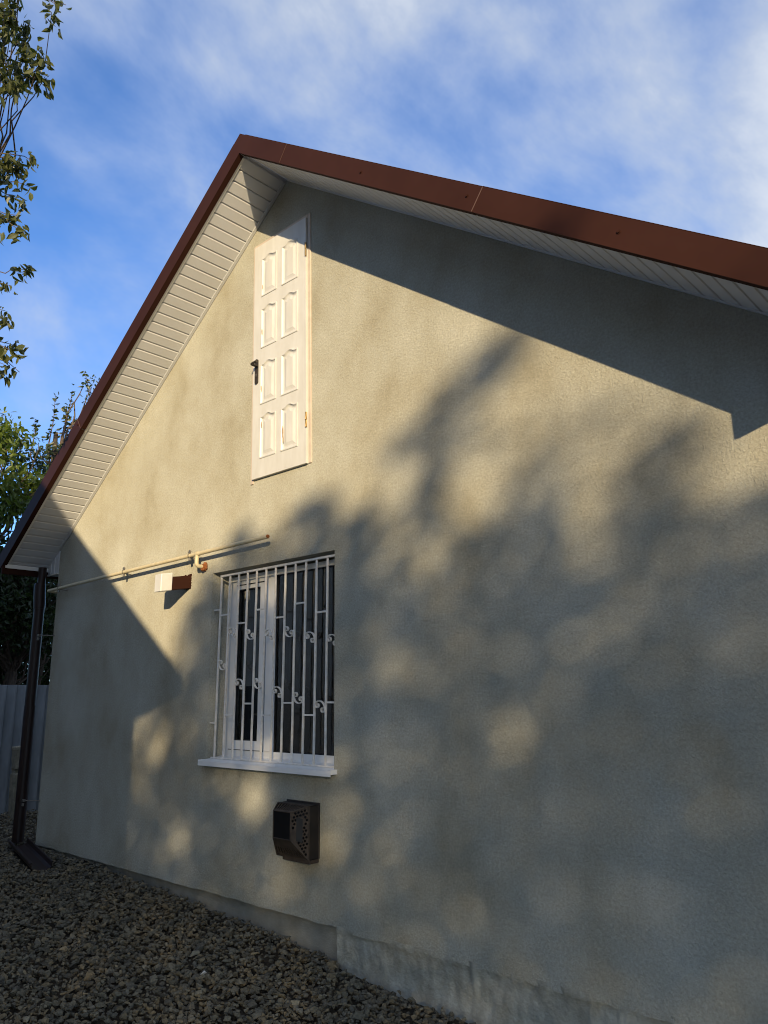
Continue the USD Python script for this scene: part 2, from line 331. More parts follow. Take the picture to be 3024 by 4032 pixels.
# verge boards: folded sheet with a return under the soffit, in overlapping lengths with screws
def screw(x, z, y, parent, r=0.007):
    c = trimesh.creation.cone(r * 1.5, 0.002, sections=10); b = trimesh.creation.cylinder(r, 0.007, sections=6)
    b.apply_translation((0, 0, 0.003)); c.apply_translation((0, 0, 0))
    m = cat_([b, trimesh.creation.cylinder(r * 1.6, 0.002, sections=12)])
    m.apply_transform(trimesh.transformations.rotation_matrix(math.pi / 2, [1, 0, 0]))
    m.apply_translation((x, y, z))
    part('screw', m, BROWN_DARK, parent)
Lh = math.hypot(1, SL)
segs = {-1: [(-0.0, 0.02), ((RX + 6.57) * Lh, 0.0), (LEN_L + 0.05, 0)], 1: [(0.0, 0), ((-3.768 - RX) * Lh, 0), ((-2.117 - RX) * Lh, 0), (LEN_R + 0.05, 0)]}
for side in (-1, 1):
    ss = [q_[0] for q_ in segs[side]]
    for i, (a, b) in enumerate(zip(ss, ss[1:])):
        off = 0.0022 * ((i + (side > 0)) % 2)
        front = slope_prism(side, a if i else -0.006, b, -0.014, 0.126, OY - off - 0.0015, OY - off + 0.0025)
        if i == 0:   # mitre at the ridge
            v = front.vertices; near = np.abs(v[:, 0] - RX) < 0.13
            L_ = Lh
            for n_ in range(len(v)):
                h = ((v[n_, 0] - RX) * side * SL + (v[n_, 2] - RZ)) / L_
                s_ = ((v[n_, 0] - RX) * side - SL * (v[n_, 2] - RZ)) / L_
                if s_ < 0.05:
                    v[n_, 0] = RX; v[n_, 2] = RZ + h * L_
            front.vertices = v
        fb = part('verge_board', front, BROWN, house)
        part('bottom_return', slope_prism(side, a + 0.012, b, -0.0135, -0.0105, OY + 0.003 - off, OY + 0.044), BROWN_DARK, fb)
        part('top_flange', slope_prism(side, a, b, 0.1262 + 0.0005 * i, 0.1292 + 0.0005 * i, OY - off - 0.0015, OY + 0.12), BROWN, fb)
        if i:
            part('lap_edge', slope_prism(side, a - 0.003, a + 0.003, -0.012, 0.125, OY - off - 0.0032, OY - off - 0.0017), BARE, fb)
        scr = {(-1, 0): [], (-1, 1): [(-6.62, 0.06)], (1, 0): [], (1, 1): [(-2.956, 0.055), (-2.15, 0.062)], (1, 2): [(-1.318, 0.06)]}[(side, i)]
        for sx, h in scr:
            screw(sx, RZ - SL * abs(sx - RX) + h * Lh, OY - off - 0.002, fb)
# eave boards (brown, running back along each side) with white trim, and boxed ends at the wall plane
for side, E, X in ((-1, EL, XL), (1, ER, XR)):
    zt = soff(E)
    o = (lambda a, b: (min(a, b), max(a, b)))
    xa, xb = o(E, E + side * 0.022)
    part('eave_board', bx(xa, xb, OY + 0.004, 9.3, zt - (0.098 if side < 0 else 0.15), zt + 0.10), BROWN_DARK, house)
    xa, xb = o(E - side * 0.001, E - side * 0.009)
    part('eave_trim', bx(xa, xb, OY + 0.03, -0.012, zt - 0.038, zt + 0.002), VINYL_TRIM, house)
    zb = zt - 0.07
    n = 3; w = (X - E) / n
    for k in range(n):
        a, b = E + w * k, E + w * (k + 1)
        a2, b2 = a + np.sign(w) * 0.002, b - np.sign(w) * 0.002
        poly = Polygon([(a2, zb), (b2, zb), (b2, soff(b2) - 0.004), (a2, soff(a2) - 0.004)])
        part('eave_end_plank', xz_prism(poly if poly.exterior.is_ccw else Polygon(list(poly.exterior.coords)[::-1]), -0.010 - 0.0015 * (k % 2), 0.004), VINYL, house)
        if k:
            part('eave_end_strip', bx(min(a - 0.004, a + 0.004), max(a - 0.004, a + 0.004), -0.0165, -0.012, zb + 0.003, soff(a) - 0.012), VINYL_TRIM, house)
    xa, xb = o(E, X)
    part('eave_soffit', bx(xa, xb, 0.005, 9.0, zb - 0.006, zb + 0.004), VINYL, house)
    part('eave_end_sill', bx(xa, xb, -0.018, 0.0045, zb - 0.012, zb - 0.0005), VINYL_TRIM, house)

# ---- attic door
DZ0, DH, DW = 3.112, 1.995, 0.628
def dshear(m):
    v = m.vertices.copy(); v[:, 0] += -4.589 - 0.0215 * (v[:, 2]); v[:, 2] += DZ0; m.vertices = v
    return m
rows = [(1.520, 1.872), (1.066, 1.420), (0.592, 0.940), (0.152, 0.502)]
cols = [(0.098, 0.280), (0.348, 0.532)]
def panel_outline(x0, x1, z0, z1, grow=0.0):
    n = 22; t = np.linspace(0, 1, n)
    hump = np.where((t > .12) & (t < .88), 0.5 - 0.5 * np.cos((t - .12) / .76 * 2 * np.pi), 0) * 0.022
    top = [(x1 - (x1 - x0) * a, z1 - 0.020 + h) for a, h in zip(t, hump)]
    return Polygon([(x0, z0), (x1, z0)] + top).buffer(grow, join_style=2)
leafp = sbox(0, 0, DW, DH)
holes = [panel_outline(c0, c1, r0, r1) for r0, r1 in rows for c0, c1 in cols]
for h_ in holes:
    leafp = leafp.difference(h_)
leaf_m = xz_prism(leafp, -0.026, 0.012)
door = part('attic_door', dshear(leaf_m), DOORW, house, label='white painted wooden attic door with eight moulded panels and peeling paint')
def loft(polys_y):
    """stack of outlines with the same vertex count -> bevelled surface, last one capped"""
    V, F = [], []
    n = len(polys_y[0][0])
    for pts, y in polys_y:
        V += [(x, y, z) for x, z in pts]
    for i in range(len(polys_y) - 1):
        for j in range(n):
            a, b = i * n + j, i * n + (j + 1) % n
            F += [(a, b, b + n), (a, b + n, a + n)]
    c = np.mean(np.array(V[-n:]), 0); V.append(tuple(c))
    o = (len(polys_y) - 1) * n
    for j in range(n):
        F.append((o + j, o + (j + 1) % n, len(V) - 1))
    return trimesh.Trimesh(V, F, process=False)
for (r0, r1) in rows:
    for (c0, c1) in cols:
        base = np.array(panel_outline(c0, c1, r0, r1).exterior.coords)[:-1]
        cen = np.array([(c0 + c1) / 2, (r0 + r1) / 2])
        def inset(d):
            hw, hh = (c1 - c0) / 2, (r1 - r0) / 2
            return cen + (base - cen) * np.array([(hw - d) / hw, (hh - d) / hh])
        m = loft([(inset(-0.004), -0.0265), (inset(-0.004), -0.031), (inset(0.004), -0.032), (inset(0.012), -0.0225), (inset(0.020), -0.0185), (inset(0.030), -0.0187), (inset(0.054), -0.026), (inset(0.058), -0.026)])
        part('door_panel', dshear(m), DOORW, door)
# peeled spots: slivers of bare wood on the lower panels
for (sx, sz, w, h) in ((0.372, 0.30, 0.006, 0.09), (0.378, 0.24, 0.005, 0.07), (0.118, 0.42, 0.004, 0.05), (0.112, 0.72, 0.004, 0.06), (0.112, 1.20, 0.004, 0.05), (0.113, 1.60, 0.003, 0.04)):
    pts = []
    for i in range(10):
        a = i / 10 * 2 * np.pi; rr = RNG.uniform(0.6, 1.1)
        pts.append((sx + w * np.cos(a) * rr, sz + h / 2 * np.sin(a) * rr))
    part('peeled_patch', dshear(xz_prism(Polygon(pts), -0.0345, -0.030)), GRAIN, door)
# frame strips
for nm, b in (('door_frame', (-0.036, -0.004, -0.010, 0.01, -0.03, DH + 0.036)), ('door_frame', (DW + 0.004, DW + 0.034, -0.010, 0.01, 0.0, DH + 0.036)), ('door_frame', (-0.004, DW + 0.004, -0.010, 0.01, DH + 0.005, DH + 0.036))):
    part(nm, dshear(rbox(*b, r=0.003)), DOORF, door)
plate = Point(0.048, 0.862 - 0.09 + 0.02).buffer(0.019).union(Point(0.048, 0.965).buffer(0.019)).convex_hull
hd = part('handle_plate', dshear(xz_prism(plate, -0.035, -0.0262)), HANDLE, door)
part('handle_lever', dshear(tube(fillet([(0.048, -0.034, 0.925), (0.048, -0.085, 0.925), (0.120, -0.088, 0.928)], 0.012), 0.0105, 10)), HANDLE, hd, smooth=40)
part('keyhole', dshear(xz_prism(sbox(0.044, 0.835, 0.052, 0.858), -0.0365, -0.0348)), STEEL, hd)
for hz in (0.325, 1.71):
    part('hinge', dshear(cat_([tube([(DW + 0.003, -0.030, hz - 0.055), (DW + 0.003, -0.030, hz - 0.002)], 0.008, 10), tube([(DW + 0.003, -0.030, hz + 0.002), (DW + 0.003, -0.030, hz + 0.058)], 0.008, 10)])), BRASS, door, smooth=40)

# ---- window
WY = 0.150   # front of the frame
fx0, fx1, fz0, fz1 = OX0 + 0.001, OX1 - 0.001, OZ0 + 0.006, 2.425
MX0, MX1 = -4.605, -4.480
outer = sbox(fx0, fz0, fx1, fz1).difference(sbox(-5.015, 1.115, MX0 + 0.012, 2.385)).difference(sbox(MX1, 1.115, -3.755, 2.385))
window = part('window', xz_prism(outer, WY, WY + 0.07), PVC, house, label='white plastic window with narrow opening sash left and wide fixed pane right')
so = sbox(-5.010, 1.120, MX0 + 0.008, 2.380).difference(sbox(-4.925, 1.185, MX0 - 0.045, 2.315))
part('sash', xz_prism(so, WY - 0.016, WY + 0.05), PVC, window)
gk = sbox(-4.926, 1.184, MX0 - 0.044, 2.316).difference(sbox(-4.918, 1.192, MX0 - 0.052, 2.308))
part('gasket', xz_prism(gk, WY - 0.012, WY + 0.004), GASKET, window)
gk2 = sbox(MX1 - 0.001, 1.114, -3.754, 2.386).difference(sbox(MX1 + 0.007, 1.122, -3.762, 2.378))
part('gasket', xz_prism(gk2, WY + 0.002, WY + 0.012), GASKET, window)
gk3 = sbox(-5.0165, 1.1135, -4.5925, 2.3865).difference(sbox(-5.0105, 1.1195, -4.5965, 2.3805))
part('gasket', xz_prism(gk3, WY - 0.001, WY + 0.004), GASKET, window)
part('pane', bx(-4.925, MX0 - 0.045, WY + 0.008, WY + 0.012, 1.185, 2.315), GLASS, window)
part('pane', bx(MX1, -3.755, WY + 0.014, WY + 0.018, 1.115, 2.385), GLASS, window)
part('mullion_strip', rbox(MX0 + 0.022, MX1 - 0.010, WY - 0.010, WY - 0.0005, 1.118, 2.384, 0.003), PVC, window)
# pelmet board above the frame and vent slot
part('weep_cap', rbox(-4.94, -4.60, WY - 0.022, WY - 0.0165, 2.345, 2.352, 0.001), GASKET, window)
part('window_lock', rbox(-3.80, -3.765, WY + 0.03, WY + 0.06, 1.20, 1.33, 0.004), PVC, window)
# metal sill outside: sloping sheet with folded front and end upstand
sp = [(0.148, 1.068), (0.148, 1.063), (-0.058, 1.036), (-0.060, 1.008), (-0.0565, 1.008), (-0.0545, 1.0405), ]
sillpoly = Polygon([(y, z) for y, z in [(0.149, 1.069), (-0.059, 1.043), (-0.059, 1.010), (-0.055, 1.010), (-0.055, 1.0385), (0.149, 1.0645)]])
sm = trimesh.creation.extrude_polygon(sillpoly, 1.0, engine='earcut')
def yz_prism(poly, x0, x1):
    m = trimesh.creation.extrude_polygon(poly, x1 - x0, engine='earcut')
    v = m.vertices.copy(); m.vertices = np.stack([x0 + v[:, 2], v[:, 0], v[:, 1]], 1)
    return m
# part in front of the wall is wider than the opening
front = Polygon([(-0.0012, 1.0502), (-0.059, 1.043), (-0.059, 1.010), (-0.055, 1.010), (-0.055, 1.0385), (-0.0012, 1.0455)])
back = Polygon([(0.149, 1.069), (-0.001, 1.0503), (-0.001, 1.0505 - 0.0), (0.149, 1.0645)])
sill = part('window_sill', yz_prism(Polygon([(0.149, 1.0695), (-0.0011, 1.0503), (-0.0011, 1.0457), (0.149, 1.0645)]), OX0 + 0.002, OX1 - 0.002), PVC, window)
part('sill_front', yz_prism(front, -5.092, -3.664), PVC, window)
part('sill_end', bx(-5.095, -5.0925, -0.06, -0.002, 1.012, 1.050), PVC, window)
part('sill_end', bx(-3.6635, -3.661, -0.06, -0.002, 1.022, 1.050), PVC, window)
# dark room behind the window
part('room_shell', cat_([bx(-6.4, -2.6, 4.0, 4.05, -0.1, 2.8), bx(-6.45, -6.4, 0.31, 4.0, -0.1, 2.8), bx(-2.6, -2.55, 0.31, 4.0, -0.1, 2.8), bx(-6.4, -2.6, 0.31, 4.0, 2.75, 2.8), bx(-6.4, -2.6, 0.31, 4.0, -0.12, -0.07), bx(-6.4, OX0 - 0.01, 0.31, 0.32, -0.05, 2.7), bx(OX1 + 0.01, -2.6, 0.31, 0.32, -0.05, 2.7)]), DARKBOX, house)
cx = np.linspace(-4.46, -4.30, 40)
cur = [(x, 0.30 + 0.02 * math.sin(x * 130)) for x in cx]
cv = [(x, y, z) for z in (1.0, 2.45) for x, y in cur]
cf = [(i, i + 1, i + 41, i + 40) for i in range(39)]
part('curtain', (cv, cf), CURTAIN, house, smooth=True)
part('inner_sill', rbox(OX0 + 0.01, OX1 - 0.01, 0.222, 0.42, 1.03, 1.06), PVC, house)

# ---------------------------------------------------------------- window grille
grille = thing('window_grille', 'white painted iron window grille of vertical bars with small scrolls', 'grille')
GY = 0.030
bxs = [-5.005 + 0.1103 * i for i in range(12)]
for x in bxs:
    dx = -0.015
    b = rbox(-0.0065, 0.0065, GY - 0.0065, GY + 0.0065, 1.060, 2.412, 0.0015)
    v = b.vertices.copy(); v[:, 0] += x + dx * (2.412 - v[:, 2]) / 1.35; b.vertices = v
    part('bar', b, GRILLE, grille)
def barx(i, z):
    return -5.005 + 0.1103 * i - 0.015 * (2.412 - z) / 1.35
part('rail', rbox(bxs[0] - 0.012, OX1 - 0.003, GY - 0.008, GY + 0.008, 2.4125, 2.4285, 0.002), GRILLE, grille)
part('rail', rbox(-5.06, OX1 - 0.003, GY - 0.007, GY + 0.007, 1.0555, 1.0665, 0.002), GRILLE, grille)
for i, z in ((0, 2.115), (2, 2.038), (4, 2.122), (6, 2.047), (8, 2.129), (10, 2.051), (1, 1.368), (3, 1.452), (5, 1.372), (7, 1.456), (9, 1.377)):
    part('rung', rbox(barx(i, z) + 0.0066, barx(i + 1, z) - 0.0066, GY - 0.005, GY + 0.005, z - 0.006, z + 0.006, 0.0015), GRILLE, grille)
z = 1.458
part('rung', rbox(barx(11, z) + 0.0066, OX1 - 0.001, GY - 0.005, GY + 0.005, z - 0.006, z + 0.006, 0.0015), GRILLE, grille)
def scroll(x0, x1, z, kind):
    """flat strip in an S between two bars: kind A arches up from the left bar, B sags from the left bar"""
    w = x1 - x0
    t = np.linspace(0, 1, 17)
    th = np.pi * (1.02 - 1.08 * t)
    mid = np.stack([x0 + w * 0.5 + w * 0.47 * np.cos(th), z + 0.008 + 0.034 * np.sin(th) - 0.026 * t ** 1.5], 1)
    def curl(p, a, turn, step, nst):
        out = []; q = np.array(p, float)
        for k in range(nst):
            a += turn * (0.75 + 0.06 * k); q = q + step * np.array([np.cos(a), np.sin(a)]); out.append(q.copy())
        return out
    d0 = mid[0] - mid[1]; d1 = mid[-1] - mid[-2]
    A0 = curl(mid[0], math.atan2(d0[1], d0[0]), 0.55, 0.0078, 8)
    A1 = curl(mid[-1], math.atan2(d1[1], d1[0]), -0.52, 0.0080, 9)
    line = np.array(A0[::-1] + list(mid) + A1)
    if kind == 'B':
        line = np.stack([x0 + x1 - line[:, 0], 2 * z - line[:, 1]], 1)
    lp = line
    n = len(lp)
    tg = np.gradient(lp, axis=0); tg /= np.linalg.norm(tg, axis=1, keepdims=True)
    nr = np.stack([-tg[:, 1], tg[:, 0]], 1) * 0.0028
    V = []
    for s, y in ((1, -0.008), (1, 0.008), (-1, 0.008), (-1, -0.008)):
        V += [(lp[i, 0] + s * nr[i, 0], GY + y, lp[i, 1] + s * nr[i, 1]) for i in range(n)]
    F = []
    for q_ in range(4):
        for i in range(n - 1):
            a, b = q_ * n + i, ((q_ + 1) % 4) * n + i
            F.append((a, a + 1, b + 1, b))
    F += [(0, n, 2 * n, 3 * n), (n - 1, 4 * n - 1, 3 * n - 1, 2 * n - 1)]
    part('scroll', (V, F), GRILLE, grille, smooth=35)
for i, z, k in ((1, 1.975, 'A'), (3, 1.945, 'B'), (5, 1.935, 'A'), (7, 1.938, 'B'), (9, 1.890, 'A'), (11, 1.86, 'A'), (0, 1.735, 'B'), (2, 1.593, 'A'), (4, 1.590, 'B'), (6, 1.531, 'A'), (8, 1.487, 'B'), (10, 1.434, 'A')):
    x0 = barx(i, z) + 0.006
    x1 = barx(i + 1, z) - 0.006
    scroll(x0, x1 if i < 11 else x0 + 0.098, z, k)
for z in (2.16, 1.31):
    part('anchor', rbox(OX0 - 0.002, barx(0, z) - 0.006, GY - 0.006, GY + 0.006, z - 0.006, z + 0.006, 0.002), GRILLE, grille)

# ---------------------------------------------------------------- gas pipe
gas = thing('gas_pipe', 'thin cream painted gas pipe running along the gable wall with rusty wall stub', 'pipe')
pz = lambda x: 2.578 + (x + 7.85) * 0.0122
main = fillet([(-7.868, 0.60, 2.568), (-7.868, -0.085, 2.576), (-4.304, -0.085, pz(-4.304))], 0.035)
part('main_pipe', tube(main, 0.0158, 14), PIPEY, gas, smooth=40)
part('pipe_end', tube([(-4.3045, -0.085, pz(-4.304)), (-4.296, -0.085, pz(-4.29))], [0.0152, 0.0125], 12), RUST, gas)
xb = -5.185
br = fillet([(xb + 0.012, -0.085, pz(xb) + 0.012), (xb - 0.006, -0.0855, pz(xb) - 0.02), (xb - 0.006, -0.0855, 2.512), (xb + 0.0, -0.02, 2.512)], 0.03)
part('branch_pipe', tube(br, 0.0165, 14), PIPEY, gas, smooth=40)
part('weld_collar', tube([(xb - 0.028, -0.085, pz(xb)), (xb - 0.01, -0.085, pz(xb)), (xb + 0.01, -0.085, pz(xb)), (xb + 0.035, -0.085, pz(xb))], [0.0165, 0.019, 0.0195, 0.0165], 12), PIPEY, gas, smooth=40)
def blob(c, r, seed, squash=(1, 1, 1)):
    s = trimesh.creation.icosphere(3, 1.0)
    d = 1 + 0.55 * (meshkit.fbm(s.vertices * 2.1 + seed, 3, seed) - 0.5)
    s.vertices = s.vertices * d[:, None] * r * np.array(squash) + c
    return s
part('rusty_collar', cat_([tube([(xb, -0.038, 2.512), (xb, -0.006, 2.512)], [0.021, 0.025], 14), blob((xb + 0.004, -0.012, 2.514), 0.029, 3, (1.0, 0.6, 1.2)), blob((xb, -0.03, 2.495), 0.018, 5)]), RUST, gas, smooth=40)
for cx_ in (-5.292, -6.33, -7.60):
    z = pz(cx_)
    ring_ = trimesh.creation.torus(0.0185, 0.004, major_sections=18, minor_sections=6)
    ring_.apply_transform(trimesh.transformations.rotation_matrix(math.pi / 2, [0, 1, 0])); ring_.apply_translation((cx_, -0.085, z))
    rod = tube([(cx_ + 0.0, -0.068, z - 0.012), (cx_ + 0.005, 0.01, z - 0.022)], 0.004, 8)
    ear = [rbox(cx_ - 0.012, cx_ + 0.012, -0.092, -0.082, z + 0.018, z + 0.045, 0.002), rbox(cx_ - 0.010, cx_ + 0.010, -0.092, -0.080, z - 0.042, z - 0.018, 0.002), tube([(cx_ - 0.02, -0.088, z + 0.03), (cx_ + 0.02, -0.088, z + 0.03)], 0.0045, 6)]
    part('pipe_clamp', cat_([ring_, rod] + ear), STEEL, gas, smooth=40)

# ---------------------------------------------------------------- flue duct left of the window
duct = thing('vent_duct', 'short square vent duct with white end cap projecting from the wall', 'vent duct')
def tilt(m):
    v = m.vertices.copy(); v[:, 2] += 0.17 * v[:, 1]; m.vertices = v
    return m
part('brown_duct', tilt(rbox(-5.474, -5.388, -0.180, 0.02, 2.364, 2.470, 0.003)), BROWN_DARK, duct)
part('end_cap', tilt(rbox(-5.480, -5.383, -0.276, -0.174, 2.360, 2.502, 0.005)), CAPW, duct)
ragm = []
for k in range(46):
    a = RNG.uniform(0, 4); t = RNG.uniform(-0.05, 0.05)
    c = [(-5.388, 2.417 + t * 1.1), (-5.474, 2.417 + t * 1.1), (-5.431 + t, 2.367), (-5.431 + t, 2.472)][int(a)]
    ragm.append(blob((c[0], -0.004, c[1]), RNG.uniform(0.004, 0.010), k, (1, 0.8, 1)))
part('foam_seal', cat_([trimesh.Trimesh(m.vertices, m.faces) for m in ragm]), BROWN_DARK, duct)

# ---------------------------------------------------------------- gas heater outlet below the window
vent = thing('heater_outlet', 'black rusty gas heater outlet guard with perforated sloping sides below the window', 'wall vent')
VX0, VX1, VZ0, VZ1 = -4.128, -3.822, 0.514, 0.830
FX0, FX1, FZ0, FZ1 = -4.055, -3.890, 0.636, 0.797
YB, YF = -0.088, -0.182
part('back_plate', rbox(VX0 - 0.004, VX1 + 0.006, -0.012, -0.001, VZ0 + 0.0, VZ1 + 0.012, 0.002), IRON, vent)
def quad_panel(c, thick=0.0025, holes=None):
    """flat plate through 4 corners (counter-clockwise seen from outside), holes given in (u, v) of the plate's own frame"""
    c = np.array(c, float); o = c[0]; u = (c[1] - c[0]) + (c[2] - c[3]); u /= np.linalg.norm(u)
    n = np.cross(u, c[3] - c[0]); n /= np.linalg.norm(n); v = np.cross(n, u)
    p2 = [((q - o) @ u, (q - o) @ v) for q in c]
    poly = Polygon(p2)
    if holes:
        poly = poly.difference(unary_union(holes(p2)))
    m = trimesh.creation.extrude_polygon(poly, thick, engine='earcut')
    w = m.vertices
    m.vertices = o + w[:, :1] * u + w[:, 1:2] * v + (w[:, 2:3] - thick) * n
    return m
# side walls: frame bars and slots
def slots(nu, frac=0.5, v0=0.15, v1=0.85):
    def f(p2):
        p2 = np.array(p2); hs = []
        for k in range(nu):
            t = (k + 0.5) / nu; hw = 0.5 * frac / nu
            def at(tt, s):
                a = p2[0] + (p2[1] - p2[0]) * tt; b = p2[3] + (p2[2] - p2[3]) * tt
                return a + (b - a) * s
            hs.append(Polygon([at(t - hw, v0), at(t + hw, v0), at(t + hw, v1), at(t - hw, v1)]))
        return hs
    return f
B = lambda x, z: (x, YB, z)
Fr = lambda x, z: (x, YF, z)
Wl = lambda x, z: (x, -0.012, z)
part('side_wall', quad_panel([B(VX1, VZ0), Wl(VX1, VZ0), Wl(VX1, VZ1), B(VX1, VZ1)][::1], holes=None), IRON, vent)
part('side_wall', quad_panel([Wl(VX0, VZ0), B(VX0, VZ0), B(VX0, VZ1), Wl(VX0, VZ1)]), IRON, vent)
part('top_wall', quad_panel([B(VX0, VZ1), B(VX1, VZ1), Wl(VX1, VZ1), Wl(VX0, VZ1)]), IRON, vent)
part('bottom_wall', quad_panel([Wl(VX0, VZ0), Wl(VX1, VZ0), B(VX1, VZ0), B(VX0, VZ0)]), IRON, vent)
part('front_plate', quad_panel([Fr(FX0, FZ0), Fr(FX1, FZ0), Fr(FX1, FZ1), Fr(FX0, FZ1)]), BLACK, vent)
def perforated(p2):
    """staggered round holes, leaving a plain field in the middle"""
    p = np.array(p2); poly = Polygon(p2).buffer(-0.0105)
    lo, hi = p.min(0), p.max(0); hs = []
    solid_c = p.mean(0)
    pitch = 0.0235; j = 0
    u = lo[0] + 0.014
    while u < hi[0]:
        v = lo[1] + 0.004 + (pitch / 2 if j % 2 else 0)
        while v < hi[1]:
            if poly.contains(Point(u, v)) and not (abs(u - solid_c[0] + 0.004) < 0.024 and abs(v - solid_c[1]) < 0.075):
                hs.append(Point(u, v).buffer(0.0078, quad_segs=4))
            v += pitch
        u += 0.0165; j += 1
    return hs
rp = [Fr(FX1, FZ0), B(VX1, VZ0), B(VX1, VZ1), Fr(FX1, FZ1)]
part('perforated_plate', quad_panel(rp, holes=perforated), IRON_RUST, vent)
pl = np.array(rp); cpl = pl.mean(0); uu = (pl[1] - pl[0] + pl[2] - pl[3]); uu /= np.linalg.norm(uu); nn = np.cross(uu, [0, 0, 1.0]); nn /= np.linalg.norm(nn)
nn = nn if nn[1] < 0 else -nn
patch = [cpl + uu * a + np.array([0, 0, b]) + nn * 0.003 for a, b in ((-0.024, -0.07), (0.019, -0.07), (0.019, 0.07), (-0.024, 0.07))]
part('plain_patch', quad_panel(patch, 0.002), GASKET, vent)
lp_ = [B(VX0, VZ0), Fr(FX0, FZ0), Fr(FX0, FZ1), B(VX0, VZ1)]
part('perforated_plate', quad_panel(lp_, holes=perforated), IRON_RUST, vent)
part('slotted_plate', quad_panel([Fr(FX0, FZ1), Fr(FX1, FZ1), B(VX1, VZ1), B(VX0, VZ1)], holes=slots(11, 0.55, 0.2, 0.95)), IRON_RUST, vent)
part('slotted_plate', quad_panel([B(VX0, VZ0), B(VX1, VZ0), Fr(FX1, FZ0), Fr(FX0, FZ0)], holes=slots(11, 0.5, 0.15, 0.5)), IRON_RUST, vent)
part('inner_box', bx(VX0 + 0.03, VX1 - 0.03, -0.07, -0.013, VZ0 + 0.03, VZ1 - 0.03), GASKET, vent)
part('drip_tab', rbox(-4.075, VX1 + 0.002, YB + 0.002, -0.004, VZ0 - 0.022, VZ0 - 0.001, 0.002), IRON_RUST, vent)
for a, b in (((FX0, YF, FZ0), (FX1, YF, FZ0)), ((FX0, YF, FZ1), (FX1, YF, FZ1)), ((FX1, YF, FZ0), (FX1, YF, FZ1)), ((FX0, YF, FZ0), (FX0, YF, FZ1)), ((FX1, YF, FZ1), (VX1, YB, VZ1)), ((FX1, YF, FZ0), (VX1, YB, VZ0)), ((FX0, YF, FZ1), (VX0, YB, VZ1)), ((FX0, YF, FZ0), (VX0, YB, VZ0)), ((VX1, YB, VZ0), (VX1, YB, VZ1)), ((VX0, YB, VZ0), (VX0, YB, VZ1)), ((VX0, YB, VZ1), (VX1, YB, VZ1)), ((VX0, YB, VZ0), (VX1, YB, VZ0))):
    part('edge_strip', tube([a, b], 0.0035, 6), IRON_RUST, vent, smooth=40)

# ---------------------------------------------------------------- downpipe and splash trough
dpipe = thing('downpipe', 'dark brown round rainwater downpipe at the left house corner', 'downpipe')
PXc, PYc = -7.985, -0.105
part('outlet', tube([(PXc, PYc, 2.83), (PXc, PYc, 2.64)], 0.040, 16), PIPE_BROWN, dpipe, smooth=40)
part('elbow', tube([(PXc - 0.012, PYc - 0.008, 2.665), (PXc - 0.012, PYc - 0.008, 2.64), (PXc - 0.008, PYc - 0.004, 2.54), (PXc + 0.002, PYc, 2.45), (PXc + 0.004, PYc, 2.40)], [0.050, 0.058, 0.060, 0.060, 0.055], 16), PIPE_BROWN, dpipe, smooth=40)
part('pipe', tube([(PXc, PYc, 2.43), (PXc, PYc, 1.40)], 0.052, 20), PIPE_BROWN, dpipe, smooth=40)
part('pipe', tube([(PXc, PYc, 1.44), (PXc, PYc, 0.17)], [0.0545, 0.0545], 20), PIPE_BROWN, dpipe, smooth=40)
for z in (2.13, 0.55):
    part('bracket', cat_([tube([(PXc + 0.06, PYc - 0.01, z), (-7.79, 0.02, z - 0.004)], 0.005, 8), rbox(PXc + 0.055, PXc + 0.085, PYc - 0.02, PYc + 0.005, z - 0.012, z + 0.012, 0.002), rbox(PXc + 0.058, PXc + 0.078, PYc - 0.02, PYc - 0.004, z - 0.05, z - 0.022, 0.002)]), STEEL, dpipe, label=None)
trough = thing('splash_trough', 'dark brown open gutter trough lying on the gravel below the downpipe', 'gutter')
A, Bv = np.array([-7.92, -0.13]), np.array([-6.72, -0.43])
dirv = (Bv - A) / np.linalg.norm(Bv - A); perp = np.array([-dirv[1], dirv[0]])
prof = [(-0.085, 0.085), (-0.080, 0.04), (-0.06, 0.012), (0.0, 0.0), (0.06, 0.012), (0.080, 0.04), (0.085, 0.085)]
def trough_shell(w):
    outer_ = [(a, h) for a, h in prof]; inner_ = [(a * 0.95, h + 0.005 if abs(a) < 0.08 else h) for a, h in prof][::-1]
    return Polygon(outer_ + inner_)
tm = trimesh.creation.extrude_polygon(trough_shell(0), float(np.linalg.norm(Bv - A)), engine='earcut')
v = tm.vertices.copy()
zz0 = 0.140
tm.vertices = np.stack([A[0] + dirv[0] * v[:, 2] + perp[0] * v[:, 0], A[1] + dirv[1] * v[:, 2] + perp[1] * v[:, 0], zz0 + v[:, 1] * 0.75 - 0.012 * v[:, 2]], 1)
part('channel', tm, PIPE_BROWN, trough)
for s in (-1, 1):
    pa = np.array([*(A + perp * 0.083 * s), zz0 + 0.066]); pb = np.array([*(Bv + perp * 0.083 * s), zz0 + 0.066 - 0.0145])
    part('rolled_rim', tube([pa, pb], 0.008, 8), PIPE_BROWN, trough, smooth=40)

